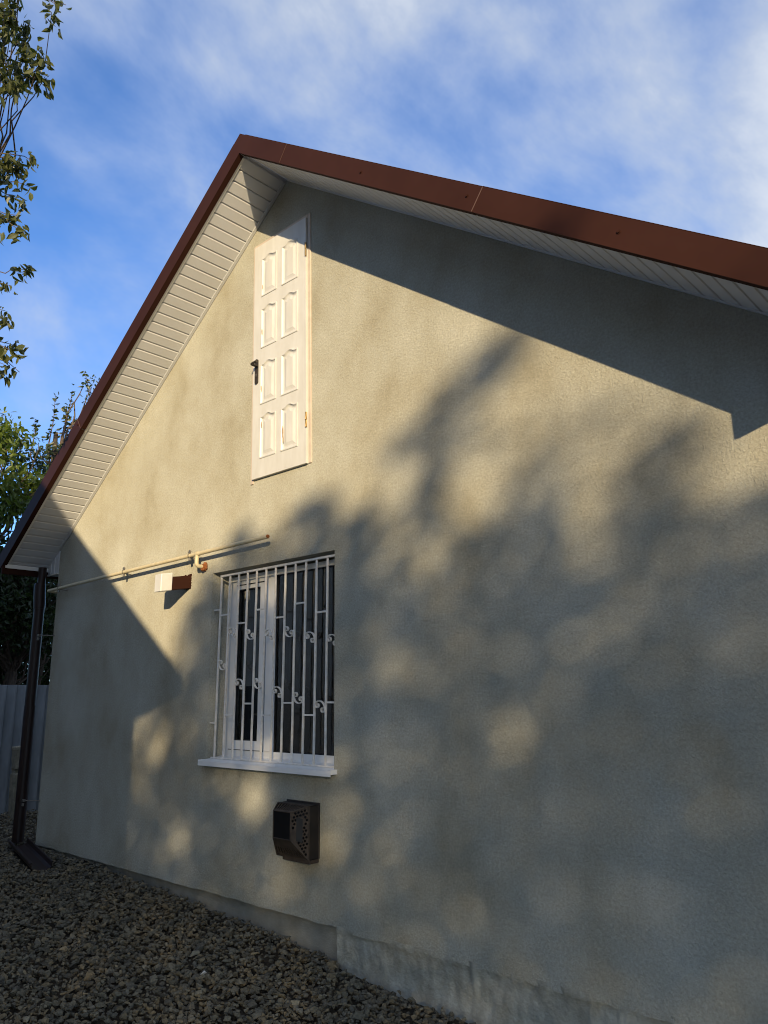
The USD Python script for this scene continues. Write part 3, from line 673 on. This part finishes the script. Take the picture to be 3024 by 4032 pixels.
# ---------------------------------------------------------------- fence and post
fence = thing('fence', 'grey corrugated sheet fence beyond the left house corner', 'fence')
FXc = -10.5; pitch = 0.130
def sheet(y0, y1, dx, z0, z1):
    n = int((y1 - y0) / 0.0065)
    yy = np.linspace(y0, y1, n)
    off = 0.050 * np.abs(np.sin(np.pi * yy / pitch)) ** 0.8 - 0.025
    V = [(FXc + dx + o, y, z) for z in (z0, z1) for y, o in zip(yy, off)] + [(FXc + dx + o - 0.005, y, z) for z in (z0, z1) for y, o in zip(yy, off)]
    F = []
    for i in range(n - 1):
        F += [(i, i + 1, n + i + 1, n + i), (2 * n + i, 3 * n + i, 3 * n + i + 1, 2 * n + i + 1), (n + i, n + i + 1, 3 * n + i + 1, 3 * n + i)]
    return (V, F)
yy0 = -5.0
k = 0
while yy0 < 9:
    part('sheet', sheet(yy0, yy0 + 1.04 + 0.06, 0.006 * (k % 2), 0.10, 1.672 + 0.006 * ((k * 7) % 3)), FENCE, fence, smooth=50)
    yy0 += 1.04; k += 1
part('fence_rail', bx(FXc - 0.075, FXc - 0.03, -5, 9.4, 1.30, 1.36), GRAIN, fence)
part('fence_rail', bx(FXc - 0.075, FXc - 0.03, -5, 9.4, 0.45, 0.51), GRAIN, fence)
for y in (-4.5, -2.0, 3.1, 5.6, 8.1):
    part('fence_post', bx(FXc - 0.16, FXc - 0.08, y, y + 0.08, 0.0, 1.6), CONCRETE, fence)
post = thing('concrete_post', 'short weathered concrete post with notched top leaning beside the fence', 'post')
pm = cat_([rbox(-0.065, 0.065, -0.07, 0.07, -0.1, 0.62, 0.012), rbox(-0.052, 0.065, -0.07, 0.07, 0.66, 0.90, 0.012), rbox(-0.065, 0.03, -0.055, 0.07, 0.60, 0.68, 0.004), rbox(-0.055, 0.068, -0.074, 0.072, 0.88, 0.93, 0.01)])
pm = pm.subdivide().subdivide().subdivide()
pm.vertices = pm.vertices + 0.02 * (np.stack([meshkit.fbm(pm.vertices * 9, 3, s) for s in (1, 2, 3)], 1) - 0.5)
pm.apply_transform(trimesh.transformations.rotation_matrix(math.radians(2.2), [1, 0.2, 0])); pm.apply_translation((-9.9, 0.66, 0.02))
part('shaft', pm, CONCRETE, post, smooth=40)

# ---------------------------------------------------------------- gravel
def stone(seed, flat):
    r = np.random.default_rng(seed)
    p = r.normal(size=(11, 3)); p /= np.linalg.norm(p, axis=1, keepdims=True)
    p *= r.uniform(0.75, 1.0, (11, 1)) * np.array([1.0, r.uniform(0.6, 0.9), flat])
    return trimesh.Trimesh(p).convex_hull
def stone_mat(name, c):
    c = np.array(c) * np.array([1.14, 1.10, 0.97])
    return usdkit.material(stage, '/World/Looks/' + name, {
        'oi': ('object_info', {}), 'r': ('rgb_ramp', {'ramp': [(0.0, tuple(c * 0.75)), (0.5, tuple(c)), (0.93, tuple(c * 1.2)), (1.0, tuple(c * 1.7))]}),
        'geo': ('geometry', {}), 'n': ('noise_texture', {'scale': 90.0, 'detail': 4.0}), 'nr': ('rgb_ramp', {'ramp': [(0.3, (0.75, 0.75, 0.75)), (0.7, (1.2, 1.2, 1.2))]}),
        'm': ('mix_color', {'blend_type': 'multiply', 'fac': 1.0, 'use_clamp': False}), 'b': ('bump', {'strength': 0.5, 'distance': 0.003}),
        'p': ('principled_bsdf', {'roughness': 0.85, 'specular_ior_level': 0.25})},
        [('oi.random', 'r.fac'), ('geo.position', 'n.vector'), ('n.fac', 'nr.fac'), ('r.color', 'm.a'), ('nr.color', 'm.b'), ('m.result', 'p.base_color'), ('n.fac', 'b.height'), ('b.normal', 'p.normal')], surface='p.BSDF')
SM_ = [stone_mat('stone_grey', (0.135, 0.125, 0.10)), stone_mat('stone_brown', (0.150, 0.125, 0.085)), stone_mat('stone_dark', (0.095, 0.09, 0.078))]
grav = UsdGeom.PointInstancer.Define(stage, '/World/gravel')
setd(grav.GetPrim(), label='grey brown crushed stone gravel along the foot of the house wall', category='gravel', kind='stuff')
protos = []
for k in range(12):
    pr = usdkit.mesh(stage, f'/World/gravel/stone_{k + 1:03d}', stone(100 + k, RNG.uniform(0.32, 0.6)), SM_[k % 3])
    protos.append(pr.GetPath())
r = np.random.default_rng(11)
pts = []
def scatter(n, x0, x1, y0, y1):
    return np.stack([r.uniform(x0, x1, n), r.uniform(y0, y1, n)], 1)
xy = np.vstack([scatter(25000, -8.2, -2.0, -2.1, -0.01), scatter(5000, -10.4, -7.84, -1.6, 1.6), scatter(3000, -2.0, 0.5, -1.6, -0.12), scatter(2500, -8.2, 0.0, -3.4, -2.1)])
keep = ~((xy[:, 1] > -0.012 - 0.05 * (xy[:, 0] > -3.6)) & (xy[:, 0] > XL - 0.01))
# keep the trough free
rel = xy - A; al = rel @ dirv; ac = np.abs(rel @ perp)
keep &= ~((al > -0.06) & (al < np.linalg.norm(Bv - A) - 0.02) & (ac < 0.088))
keep &= (np.hypot(xy[:, 0] - PXc, xy[:, 1] - PYc) > 0.075)
xy = xy[keep]
n = len(xy)
size = np.exp(r.normal(math.log(0.0195), 0.30, n))
lift = r.uniform(-0.014, 0.018, n)
# a low heap along the wall, and a dip under the trough
zz = gz(xy[:, 0], xy[:, 1]) + lift + 0.014 * (meshkit.noise(np.stack([xy[:, 0] * 2.3, xy[:, 1] * 2.3, xy[:, 0] * 0], -1), 4) - 0.5)
yaw_, ta, tz = r.uniform(0, np.pi, n), r.normal(0, 0.30, n), r.uniform(0, 2 * np.pi, n)     # mostly lying flat
qa = np.stack([np.cos(yaw_), 0 * yaw_, 0 * yaw_, np.sin(yaw_)], 1); qb = np.stack([np.cos(ta), np.sin(ta) * np.cos(tz), np.sin(ta) * np.sin(tz), 0 * ta], 1)
qs = np.stack([qb[:, 0] * qa[:, 0] - qb[:, 3] * qa[:, 3], qb[:, 1] * qa[:, 0] + qb[:, 2] * qa[:, 3], qb[:, 2] * qa[:, 0] - qb[:, 1] * qa[:, 3], qb[:, 0] * qa[:, 3] + qb[:, 3] * qa[:, 0]], 1)
grav.CreatePrototypesRel().SetTargets(protos)
grav.CreatePositionsAttr(Vt.Vec3fArray.FromNumpy(np.column_stack([xy, zz]).astype(np.float32)))
grav.CreateProtoIndicesAttr(Vt.IntArray.FromNumpy(r.integers(0, 12, n).astype(np.int32)))
grav.CreateScalesAttr(Vt.Vec3fArray.FromNumpy(np.repeat(size[:, None], 3, 1).astype(np.float32)))
grav.CreateOrientationsAttr(Vt.QuathArray([Gf.Quath(float(q_[0]), float(q_[1]), float(q_[2]), float(q_[3])) for q_ in qs]))
# one pale pebble that stands out
peb = stone(78, 0.8); peb.apply_scale(0.024)
peb.apply_translation((-3.92, -0.76, float(gz(-3.92, 0)) + 0.036))
setd(part('pebble', peb, WHITE_STONE), label='single small white pebble lying on the dark gravel', category='pebble')
# ---------------------------------------------------------------- vegetation helpers
def leaves(c, L, r, droop=0.5, rich=True, wid=0.23):
    """one mesh of many leaves: c (n,3) stalk points, L lengths"""
    n = len(c)
    az = r.uniform(0, 2 * np.pi, n); el = r.normal(-droop, 0.5, n)
    d = np.stack([np.cos(az) * np.cos(el), np.sin(az) * np.cos(el), np.sin(el)], 1)
    h = r.normal(size=(n, 3)); s = np.cross(d, h); s /= np.linalg.norm(s, axis=1, keepdims=True); nn_ = np.cross(s, d)
    L = np.broadcast_to(L, (n,))[:, None]
    w = wid * r.uniform(0.8, 1.25, (n, 1)); cup = r.uniform(0.02, 0.22, (n, 1)); bend = r.uniform(-0.05, 0.35, (n, 1))
    def pt(u, v, k): return c + L * (d * u + s * v * w * 1.0 + nn_ * (k * cup - bend * u * u))
    if rich:
        V = [pt(0, 0, 0), pt(.28, .8, 1), pt(.28, 0, 0), pt(.28, -.8, 1), pt(.62, .78, 1), pt(.62, 0, 0), pt(.62, -.78, 1), pt(1.0, 0, 0)]
        F = [(0, 2, 1), (0, 3, 2), (1, 2, 5), (1, 5, 4), (2, 3, 6), (2, 6, 5), (4, 5, 7), (5, 6, 7)]
    else:
        V = [pt(0, 0, 0), pt(.5, 1, 1), pt(.5, -1, 1), pt(1, 0, 0)]
        F = [(0, 2, 1), (1, 2, 3)]
    V = np.stack(V, 1); k = V.shape[1]
    F = (np.arange(n)[:, None, None] * k + np.array(F)).reshape(-1, 3)
    return V.reshape(-1, 3), F
def twig_path(a, b, r, sag=0.1, n=7, wob=0.04):
    a, b = np.array(a, float), np.array(b, float); t = np.linspace(0, 1, n)[:, None]
    p = a + (b - a) * t
    p[1:-1] += r.normal(0, wob, (n - 2, 3)) * np.linalg.norm(b - a) * 0.6
    p[:, 2] += -sag * np.linalg.norm(b - a) * (4 * t[:, 0] * (1 - t[:, 0])) * -1
    return p
def join(ms):
    V, F, o = [], [], 0
    for v, f in ms:
        V.append(v); F.append(np.asarray(f) + o); o += len(v)
    return np.vstack(V), np.vstack(F)
def mm(t): return np.array(t.vertices), np.array(t.faces)

# ---------------------------------------------------------------- overhanging tree on the left
r = np.random.default_rng(21)
near = thing('autumn_tree', 'tall tree with yellow and brown leaves hanging in along the left picture edge', 'tree')
tb = np.array([-7.7, -1.75, 0.05])
tr_path = [tb, tb + [0.05, 0.05, 1.2], tb + [0.0, 0.15, 2.6], tb + [0.12, 0.2, 4.2], tb + [0.3, 0.3, 5.8], tb + [0.45, 0.45, 7.2]]
part('trunk', tube(tr_path, [0.17, 0.14, 0.125, 0.10, 0.07, 0.03], 12), BARK, near, smooth=True)
# (clump centre, radius, leaves)
clumps = [((-5.02, -1.97, 6.20), 0.30, 150), ((-5.12, -1.95, 5.98), 0.24, 70), ((-5.20, -1.86, 5.86), 0.17, 46), ((-5.46, -1.75, 5.44), 0.16, 30), ((-5.51, -1.60, 5.34), 0.17, 34), ((-5.49, -1.64, 5.42), 0.14, 24), ((-5.60, -1.66, 5.24), 0.14, 22),
          ((-5.74, -1.60, 5.06), 0.10, 14), ((-5.92, -1.44, 4.60), 0.12, 26), ((-5.98, -1.42, 4.42), 0.11, 18), ((-6.07, -1.33, 4.22), 0.12, 20), ((-6.18, -1.34, 4.03), 0.10, 14), ((-4.74, -1.74, 6.43), 0.08, 12)]
hidden = []
for k in range(46):
    a = r.uniform(0, 2 * np.pi); rr = r.uniform(0.2, 1.25); hz = r.uniform(4.2, 7.8)
    c = np.array([tb[0] + 0.2 + rr * np.cos(a), tb[1] + 0.1 + rr * 0.8 * np.sin(a), hz])
    # keep these clear of the open sky beside the hanging twigs
    v_ = (c - [0, -3.5, 1.5]); lx = v_ @ R[:, 0] / (-(v_ @ R[:, 2]))
    if -(v_ @ R[:, 2]) > 0 and lx > -0.64: continue
    hidden.append((tuple(c), 0.45, 70))
br_m, lf_m = [], []
for (c, rad, n_) in clumps + hidden:
    n_ = int(n_ * 2.4); c = np.array(c)
    tz = np.clip(c[2] - 0.8, 1.8, 6.6); base = np.array([np.interp(tz, [0, 7.3], [tb[0], tb[0] + 0.45]), np.interp(tz, [0, 7.3], [tb[1], tb[1] + 0.45]), tz])
    if n_ < 140:   # thin hanging sprays
        out_dir = np.array([-0.55, -0.75, 0.25]); start = c + out_dir * r.uniform(0.5, 0.7)
        br_m.append(mm(tube(twig_path(base, start, r, 0.05), np.linspace(0.022, 0.010, 7), 6)))
    else:
        start = base
    stems = []
    for j in range(max(3, n_ // 22)):
        e = c + r.normal(0, 1, 3) * rad * np.array([0.62, 0.62, 0.75])
        p = twig_path(start, e, r, r.uniform(0.0, 0.08), 8, 0.035); e2 = e
        br_m.append(mm(tube(p, np.linspace(0.009 if n_ < 140 else 0.014, 0.0022, 8), 5)))
        stems.append(p)
    cs = []
    for q_ in range(n_):
        p = stems[r.integers(len(stems))]; t = 1 - abs(r.normal(0, 0.13 if n_ < 140 else 0.22 * rad / max(0.3, np.linalg.norm(p[-1] - p[0]))))
        t = np.clip(t, 0.4, 1) * 7; i = int(min(t, 6)); x_ = p[i] + (p[i + 1] - p[i]) * (t - i)
        cs.append(x_ + r.normal(0, 0.03, 3))
    cs = np.array(cs)
    lf_m.append(leaves(cs, r.uniform(0.058, 0.100, len(cs)), r, droop=0.75, wid=0.23))
part('branches', join(br_m), TWIG, near, kind='stuff')
part('foliage', join(lf_m), LEAF_AUTUMN, near, kind='stuff')

# ---------------------------------------------------------------- trees behind the fence
def back_tree(name, label, base, path_top, cl, leafm, size, seed, twigs=(), droop=0.5, wid=0.24):
    r = np.random.default_rng(seed)
    t = thing(name, label, 'tree')
    base = np.array(base, float); top = np.array(path_top, float)
    p = twig_path(base, top, r, 0.0, 8, 0.02)
    part('trunk', tube(p, np.linspace(0.13, 0.035, 8), 10), BARK, t, smooth=True)
    bm, lm = [], []
    for c, rad, n_ in cl:
        c = np.array(c, float)
        i = int(np.clip((c[2] - base[2]) / max(top[2] - base[2], .1) * 7 - 1, 0, 6))
        for j in range(max(3, n_ // 60)):
            e = c + r.normal(0, 0.5, 3) * rad
            q_ = twig_path(p[i], e, r, 0.03, 7, 0.05)
            bm.append(mm(tube(q_, np.linspace(0.028, 0.005, 7), 5)))
        d = r.normal(size=(n_, 3)); d /= np.linalg.norm(d, axis=1, keepdims=True)
        # leaf bunches inside the clump
        nb = max(6, n_ // 22)
        bc = c + (lambda v: v / np.linalg.norm(v, axis=1, keepdims=True) * (r.uniform(0.25, 1, (nb, 1)) ** 0.5))(r.normal(size=(nb, 3))) * np.array(rad)
        w = bc[r.integers(nb, size=n_)] + r.normal(0, 0.085, (n_, 3))
        lm.append(leaves(w, r.uniform(0.7, 1.25, n_) * size, r, droop=droop, wid=wid))
    for tw in twigs:
        q_ = np.array(tw, float)
        bm.append(mm(tube(np.vstack([p[5], q_]), np.linspace(0.015, 0.003, len(q_) + 1), 5)))
        ts = np.linspace(0, 1, 16)
        seg = np.stack([np.interp(ts, np.linspace(0, 1, len(q_)), q_[:, k_]) for k_ in range(3)], 1)
        seg = np.repeat(seg[2:], 2, 0) + r.normal(0, 0.012, (28, 3))
        lm.append(leaves(seg, r.uniform(0.75, 1.2, 28) * size, r, droop=-0.1, wid=0.30))
    part('branches', join(bm), TWIG, t, kind='stuff')
    part('crown', join(lm), leafm, t, kind='stuff')
back_tree('lime_tree', 'yellow green leafy tree lit by sun above the fence, farthest left', (-12.1, 0.5, 0.1), (-11.9, 0.6, 5.6),
          [((-11.45, 0.55, 4.75), (0.34, 0.40, 0.45), 520), ((-11.50, 0.70, 4.28), (0.32, 0.36, 0.32), 560), ((-11.35, 0.60, 5.32), (0.30, 0.32, 0.30), 260), ((-11.45, 1.05, 4.62), (0.30, 0.30, 0.35), 300), ((-12.0, -0.2, 4.9), (0.7, 0.7, 0.8), 800), ((-12.3, 0.6, 5.4), (0.5, 0.5, 0.4), 300)],
          LEAF_LIME, 0.105, 31, droop=0.75)
back_tree('pear_tree', 'dark green fruit tree with upright twigs rising behind the roof edge', (-12.6, 1.9, 0.1), (-12.2, 1.7, 5.8),
          [((-12.20, 1.70, 5.35), (0.42, 0.36, 0.40), 420), ((-12.35, 1.45, 4.95), (0.45, 0.42, 0.40), 340), ((-12.15, 2.15, 5.75), (0.40, 0.40, 0.40), 500), ((-12.6, 1.2, 5.25), (0.4, 0.3, 0.25), 160), ((-12.4, 1.75, 4.45), (0.4, 0.5, 0.35), 600), ((-12.5, 2.6, 5.0), (0.6, 0.6, 0.7), 600), ((-11.75, 2.0, 6.55), (0.16, 0.14, 0.16), 30), ((-12.75, 1.05, 5.60), (0.25, 0.25, 0.22), 90)],
          LEAF_PEAR, 0.080, 32, twigs=[[(-12.2, 1.6, 5.6), (-12.15, 1.62, 6.0), (-12.12, 1.60, 6.42)], [(-12.1, 1.75, 5.7), (-12.05, 1.82, 6.15), (-12.0, 1.82, 6.52)], [(-12.4, 1.4, 5.4), (-12.35, 1.42, 5.75), (-12.30, 1.38, 5.98)], [(-12.9, 0.9, 5.4), (-12.7, 0.95, 5.75), (-12.62, 1.0, 6.05)], [(-11.9, 1.95, 6.1), (-11.75, 2.0, 6.5), (-11.78, 1.90, 6.82)], [(-12.0, 1.75, 5.9), (-11.93, 1.72, 6.2)]])
back_tree('shaded_tree', 'dark shaded tree with ivy like foliage directly above the corrugated fence', (-12.2, 1.4, 0.1), (-12.1, 1.2, 4.0),
          [((-11.75, 0.95, 3.55), (0.40, 0.45, 0.40), 900), ((-11.80, 1.15, 3.05), (0.45, 0.50, 0.40), 1100), ((-11.70, 1.40, 2.55), (0.45, 0.45, 0.35), 900), ((-11.75, 0.75, 2.65), (0.40, 0.45, 0.35), 700), ((-11.75, 1.75, 3.25), (0.40, 0.40, 0.50), 700), ((-11.9, 0.3, 3.1), (0.5, 0.5, 0.6), 700), ((-11.9, 1.6, 3.95), (0.4, 0.4, 0.35), 600), ((-12.3, 2.4, 3.2), (0.7, 0.7, 0.9), 900), ((-12.4, 1.0, 2.0), (0.4, 1.4, 0.45), 1300)],
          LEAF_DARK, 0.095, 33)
hr = np.random.default_rng(36)
hedge = thing('hedge', 'dense dark hedge filling the gap behind the corrugated fence', 'hedge')
hc = np.stack([hr.normal(-13.2, 0.35, 26000), hr.uniform(-1.6, 5.0, 26000), 0.6 + 3.3 * hr.uniform(0, 1, 26000) ** 1.2], 1)
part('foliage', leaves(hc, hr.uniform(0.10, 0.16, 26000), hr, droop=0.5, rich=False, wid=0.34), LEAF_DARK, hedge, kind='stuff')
part('stems', join([mm(tube(twig_path((-13.2, y_, 0.0), (-13.2 + hr.normal(0, .1), y_ + hr.normal(0, .3), 3.4), hr, 0, 6, 0.03), np.linspace(0.05, 0.01, 6), 6)) for y_ in np.linspace(-2, 5.3, 14)]), BARK, hedge, kind='stuff')
back_tree('far_tree', 'small feathery tree top peeping above the brown verge', (-15.0, 5.2, 0.1), (-14.9, 5.1, 8.9),
          [((-14.9, 5.05, 9.0), (0.30, 0.30, 0.42), 360), ((-15.1, 5.3, 8.2), (0.6, 0.6, 0.6), 500), ((-15.0, 5.3, 7.2), (0.9, 0.9, 0.8), 700)], LEAF_LIME, 0.085, 34)

# ---------------------------------------------------------------- neighbour's house behind the camera (its gable shades the wall's left end)
nb = thing('neighbour_house', 'neighbouring plastered house with gable and tiled roof opposite the stucco wall', 'house')
NX1, NY = -0.93, -4.75
NRX = -5.0
def nz_(x): return 3.02 + 0.72 * (-0.62 - x) if x > NRX else 3.02 + 0.72 * (-0.62 - NRX) - 0.33 * (NRX - x)
npoly = Polygon([(-13.4, -0.3), (NX1, -0.3), (NX1, nz_(NX1) - 0.02), (NRX, nz_(NRX) - 0.02), (-13.4, nz_(-13.4) - 0.02)])
part('gable_wall', xz_prism(npoly, NY - 0.3, NY), NWALL, nb)
part('side_wall', bx(NX1 - 0.28, NX1, NY - 8, NY - 0.3, -0.3, 3.18), NWALL, nb)
part('side_wall', bx(-13.4, -13.12, NY - 8, NY - 0.3, -0.3, 3.18), NWALL, nb)
part('rear_wall', xz_prism(npoly, NY - 8.3, NY - 8.0), NWALL, nb)
for pts_ in ([(-0.62, 3.02), (NRX, nz_(NRX)), (NRX, nz_(NRX) + 0.15), (-0.62, 3.17)], [(NRX, nz_(NRX)), (-13.8, nz_(-13.8)), (-13.8, nz_(-13.8) + 0.15), (NRX, nz_(NRX) + 0.15)]):
    pg = Polygon(pts_); pg = pg if pg.exterior.is_ccw else Polygon(pts_[::-1])
    part('roof', xz_prism(pg, NY - 8.5, -4.40), ROOF, nb)

# ---------------------------------------------------------------- trees on the sunny side (their crowns dapple the wall)
BOUND = [(-9.0, 0.9), (-5.75, 1.62), (-5.55, 2.05), (-5.30, 2.36), (-5.04, 2.58), (-4.51, 2.70), (-4.04, 2.86), (-3.85, 2.94), (-3.71, 2.80), (-3.4, 2.66), (-3.12, 2.64), (-2.96, 2.70), (-2.80, 2.72), (-2.70, 2.66), (-2.58, 2.52), (-2.42, 2.48), (-2.2, 2.60), (-2.1, 2.68), (-2.06, 2.52), (-1.82, 2.42), (-1.52, 2.44), (-1.31, 2.55), (-1.24, 2.42), (-1.12, 2.30), (-0.9, 2.38), (0.4, 2.6), (3.0, 2.7)]
GAPS = [(-2.87, 2.28, .10, 1), (-3.09, 2.15, .08, .9), (-2.97, 2.49, .07, .7), (-2.3, 2.49, .12, .6), (-1.8, 2.4, .09, .5), (-3.18, 1.69, .10, .75), (-2.35, 1.31, .08, .9), (-1.49, .85, .06, .88), (-1.19, 1.13, .08, .35), (-3.60, .80, .08, .95), (-3.68, .62, .09, .95), (-4.51, .85, .13, 1), (-4.81, .90, .08, .7), (-5.58, .63, .08, .9), (-5.40, .42, .09, .8), (-5.64, .31, .08, .75), (-5.99, 1.25, .08, 1), (-6.02, 1.06, .05, .95), (-6.01, .79, .05, .7), (-5.67, 1.2, .07, .55), (-5.37, 1.24, .07, .55), (-3.46, .44, .08, .65), (-3.38, .35, .07, .6), (-2.68, .38, .09, .6), (-4.22, .41, .07, .7), (-1.93, 1.74, .09, .5), (-3.62, 1.11, .08, .55), (-3.53, 1.56, .08, .55), (-4.40, 1.17, .08, .75), (-4.06, 1.33, .06, .5), (-2.84, 2.05, .08, .6)]
LIMBS = [((-2.95, 2.6), (-2.74, 2.95), 0.10, 1.0), ((-3.10, 3.02), (-2.62, 3.10), 0.10, 0.75), ((-2.80, 3.16), (-2.25, 3.44), 0.11, 0.8), ((-2.62, 3.05), (-2.15, 3.52), 0.10, 0.35), ((-2.5, 2.9), (-1.6, 2.95), 0.10, 0.22), ((-1.55, 2.48), (-1.30, 2.68), 0.12, 0.7), ((-2.2, 2.6), (-2.05, 2.78), 0.08, 0.6), ((-1.9, 2.8), (-1.2, 2.95), 0.10, 0.15)]
def cover(u, w):
    top = np.interp(u, [b[0] for b in BOUND], [b[1] for b in BOUND])
    d = top - w
    nz = meshkit.fbm(np.stack([u * 6.5, w * 6.5, u * 0 + 2], -1), 4, 8)
    k = np.clip((d + 0.9 * (nz - 0.5)) / 0.16, 0, 1) * np.clip((nz - 0.30) / 0.16 + 1.6 * np.clip(d - 0.3, 0, 1), 0.12, 1)
    uu_ = u + 0.09 * (meshkit.fbm(np.stack([u * 7, w * 7, u * 0 + 5], -1), 3, 3) - 0.5); ww_ = w + 0.09 * (meshkit.fbm(np.stack([u * 7, w * 7, u * 0 + 9], -1), 3, 4) - 0.5)
    for (gx_, gz_, gr, s) in GAPS:
        k = np.where(np.hypot(uu_ - gx_, ww_ - gz_) < gr * (0.78 + 0.30 * s) + 0.006, k * (1 - 0.93 * s) ** 1.25, k)
    for (a, b, wd, s) in LIMBS:
        a, b = np.array(a), np.array(b); t = np.clip(((u - a[0]) * (b[0] - a[0]) + (w - a[1]) * (b[1] - a[1])) / ((b - a) @ (b - a)), 0, 1)
        k = np.maximum(k, s * np.exp(-(np.hypot(u - a[0] - t * (b[0] - a[0]), w - a[1] - t * (b[1] - a[1])) / wd) ** 2))
    return k
def shade_tree(label, u0, u1, tx, ty, seed, n_cand, z_top):
    r = np.random.default_rng(seed)
    t = thing('broadleaf_tree', label, 'tree')
    p = twig_path((tx, ty, -0.1), (tx - 0.1, ty + 0.1, z_top - 1.7), r, 0, 9, 0.02)
    part('trunk', tube(p, np.linspace(0.20, 0.05, 9), 10), BARK, t, smooth=True)
    uw = np.stack([r.uniform(u0, u1, n_cand), r.uniform(-1.3, 3.7, n_cand)], 1)
    c = cover(uw[:, 0], uw[:, 1])
    ok = r.uniform(0, 1, n_cand) < c
    uw = uw[ok]; n_ = len(uw)
    ycen = -ty + 0.8 * (meshkit.noise(np.stack([uw[:, 0] * 1.2, uw[:, 1] * 1.2, uw[:, 0] * 0], -1), seed) - 0.5)
    T = ycen + r.normal(0, 0.55, n_)
    pos = np.stack([uw[:, 0] + 1.1 * T, -T, uw[:, 1] + 0.34 * T], 1)
    bm = []
    for j in range(60):
        e = pos[r.integers(n_)]; i = int(np.clip((e[2]) / z_top * 8 - 2, 1, 7))
        bm.append(mm(tube(twig_path(p[i], e, r, 0.04, 7, 0.05), np.linspace(0.03, 0.006, 7), 5)))
    part('branches', join(bm), TWIG, t, kind='stuff')
    part('crown', leaves(pos, r.uniform(0.06, 0.095, n_), r, droop=0.4, rich=False, wid=0.30), LEAF_SHADE, t, kind='stuff')
shade_tree('broad leafy tree across the yard, nearest the neighbouring house', -7.4, -3.4, 9.4, -14.6, 41, 40000, 7.8)
shade_tree('broad leafy tree across the yard, farther from the neighbouring house', -3.6, 1.2, 16.0, -15.0, 42, 48000, 8.2)

# ---------------------------------------------------------------- unseen trees added to block low sky, outside the sun's path to the wall
def garden_tree(label, x, y, h, rad, seed):
    r = np.random.default_rng(seed)
    t = thing('garden_tree', label, 'tree')
    p = twig_path((x, y, -0.1), (x + 0.1, y, h * 0.8), r, 0, 8, 0.02)
    part('trunk', tube(p, np.linspace(0.17, 0.05, 8), 10), BARK, t, smooth=True)
    n_ = 14000
    nb_ = 70
    bc = r.normal(size=(nb_, 3)); bc = bc / np.linalg.norm(bc, axis=1, keepdims=True) * r.uniform(0.35, 1, (nb_, 1)) ** 0.5
    bc = bc * np.array([rad, rad, h * 0.42]) + np.array([x, y, h * 0.56])
    pos = bc[r.integers(nb_, size=n_)] + r.normal(0, 0.30, (n_, 3))
    bm = [mm(tube(twig_path(p[int(np.clip(e[2] / h * 7 - 1, 1, 6))], e, r, 0.04, 6, 0.05), np.linspace(0.04, 0.008, 6), 5)) for e in bc]
    part('branches', join(bm), TWIG, t, kind='stuff')
    part('crown', leaves(pos, r.uniform(0.12, 0.20, n_), r, droop=0.4, rich=False, wid=0.32), LEAF_SHADE, t, kind='stuff')
garden_tree('added sky blocking tree right of the camera, nearest the stucco house', 10.5, -4.0, 10.5, 2.8, 52)
garden_tree('added sky blocking tree at the far right end of its row', 16.5, -6.5, 11.0, 3.2, 53)
garden_tree('added sky blocking tree beside the neighbouring house', 0.8, -10.5, 8.5, 1.5, 54)
garden_tree('added sky blocking tree behind the ridge of the neighbouring house', -2.5, -16.0, 11.0, 3.4, 55)
garden_tree('added sky blocking tree behind the far end of the neighbouring house', -9.5, -16.5, 11.0, 3.4, 56)
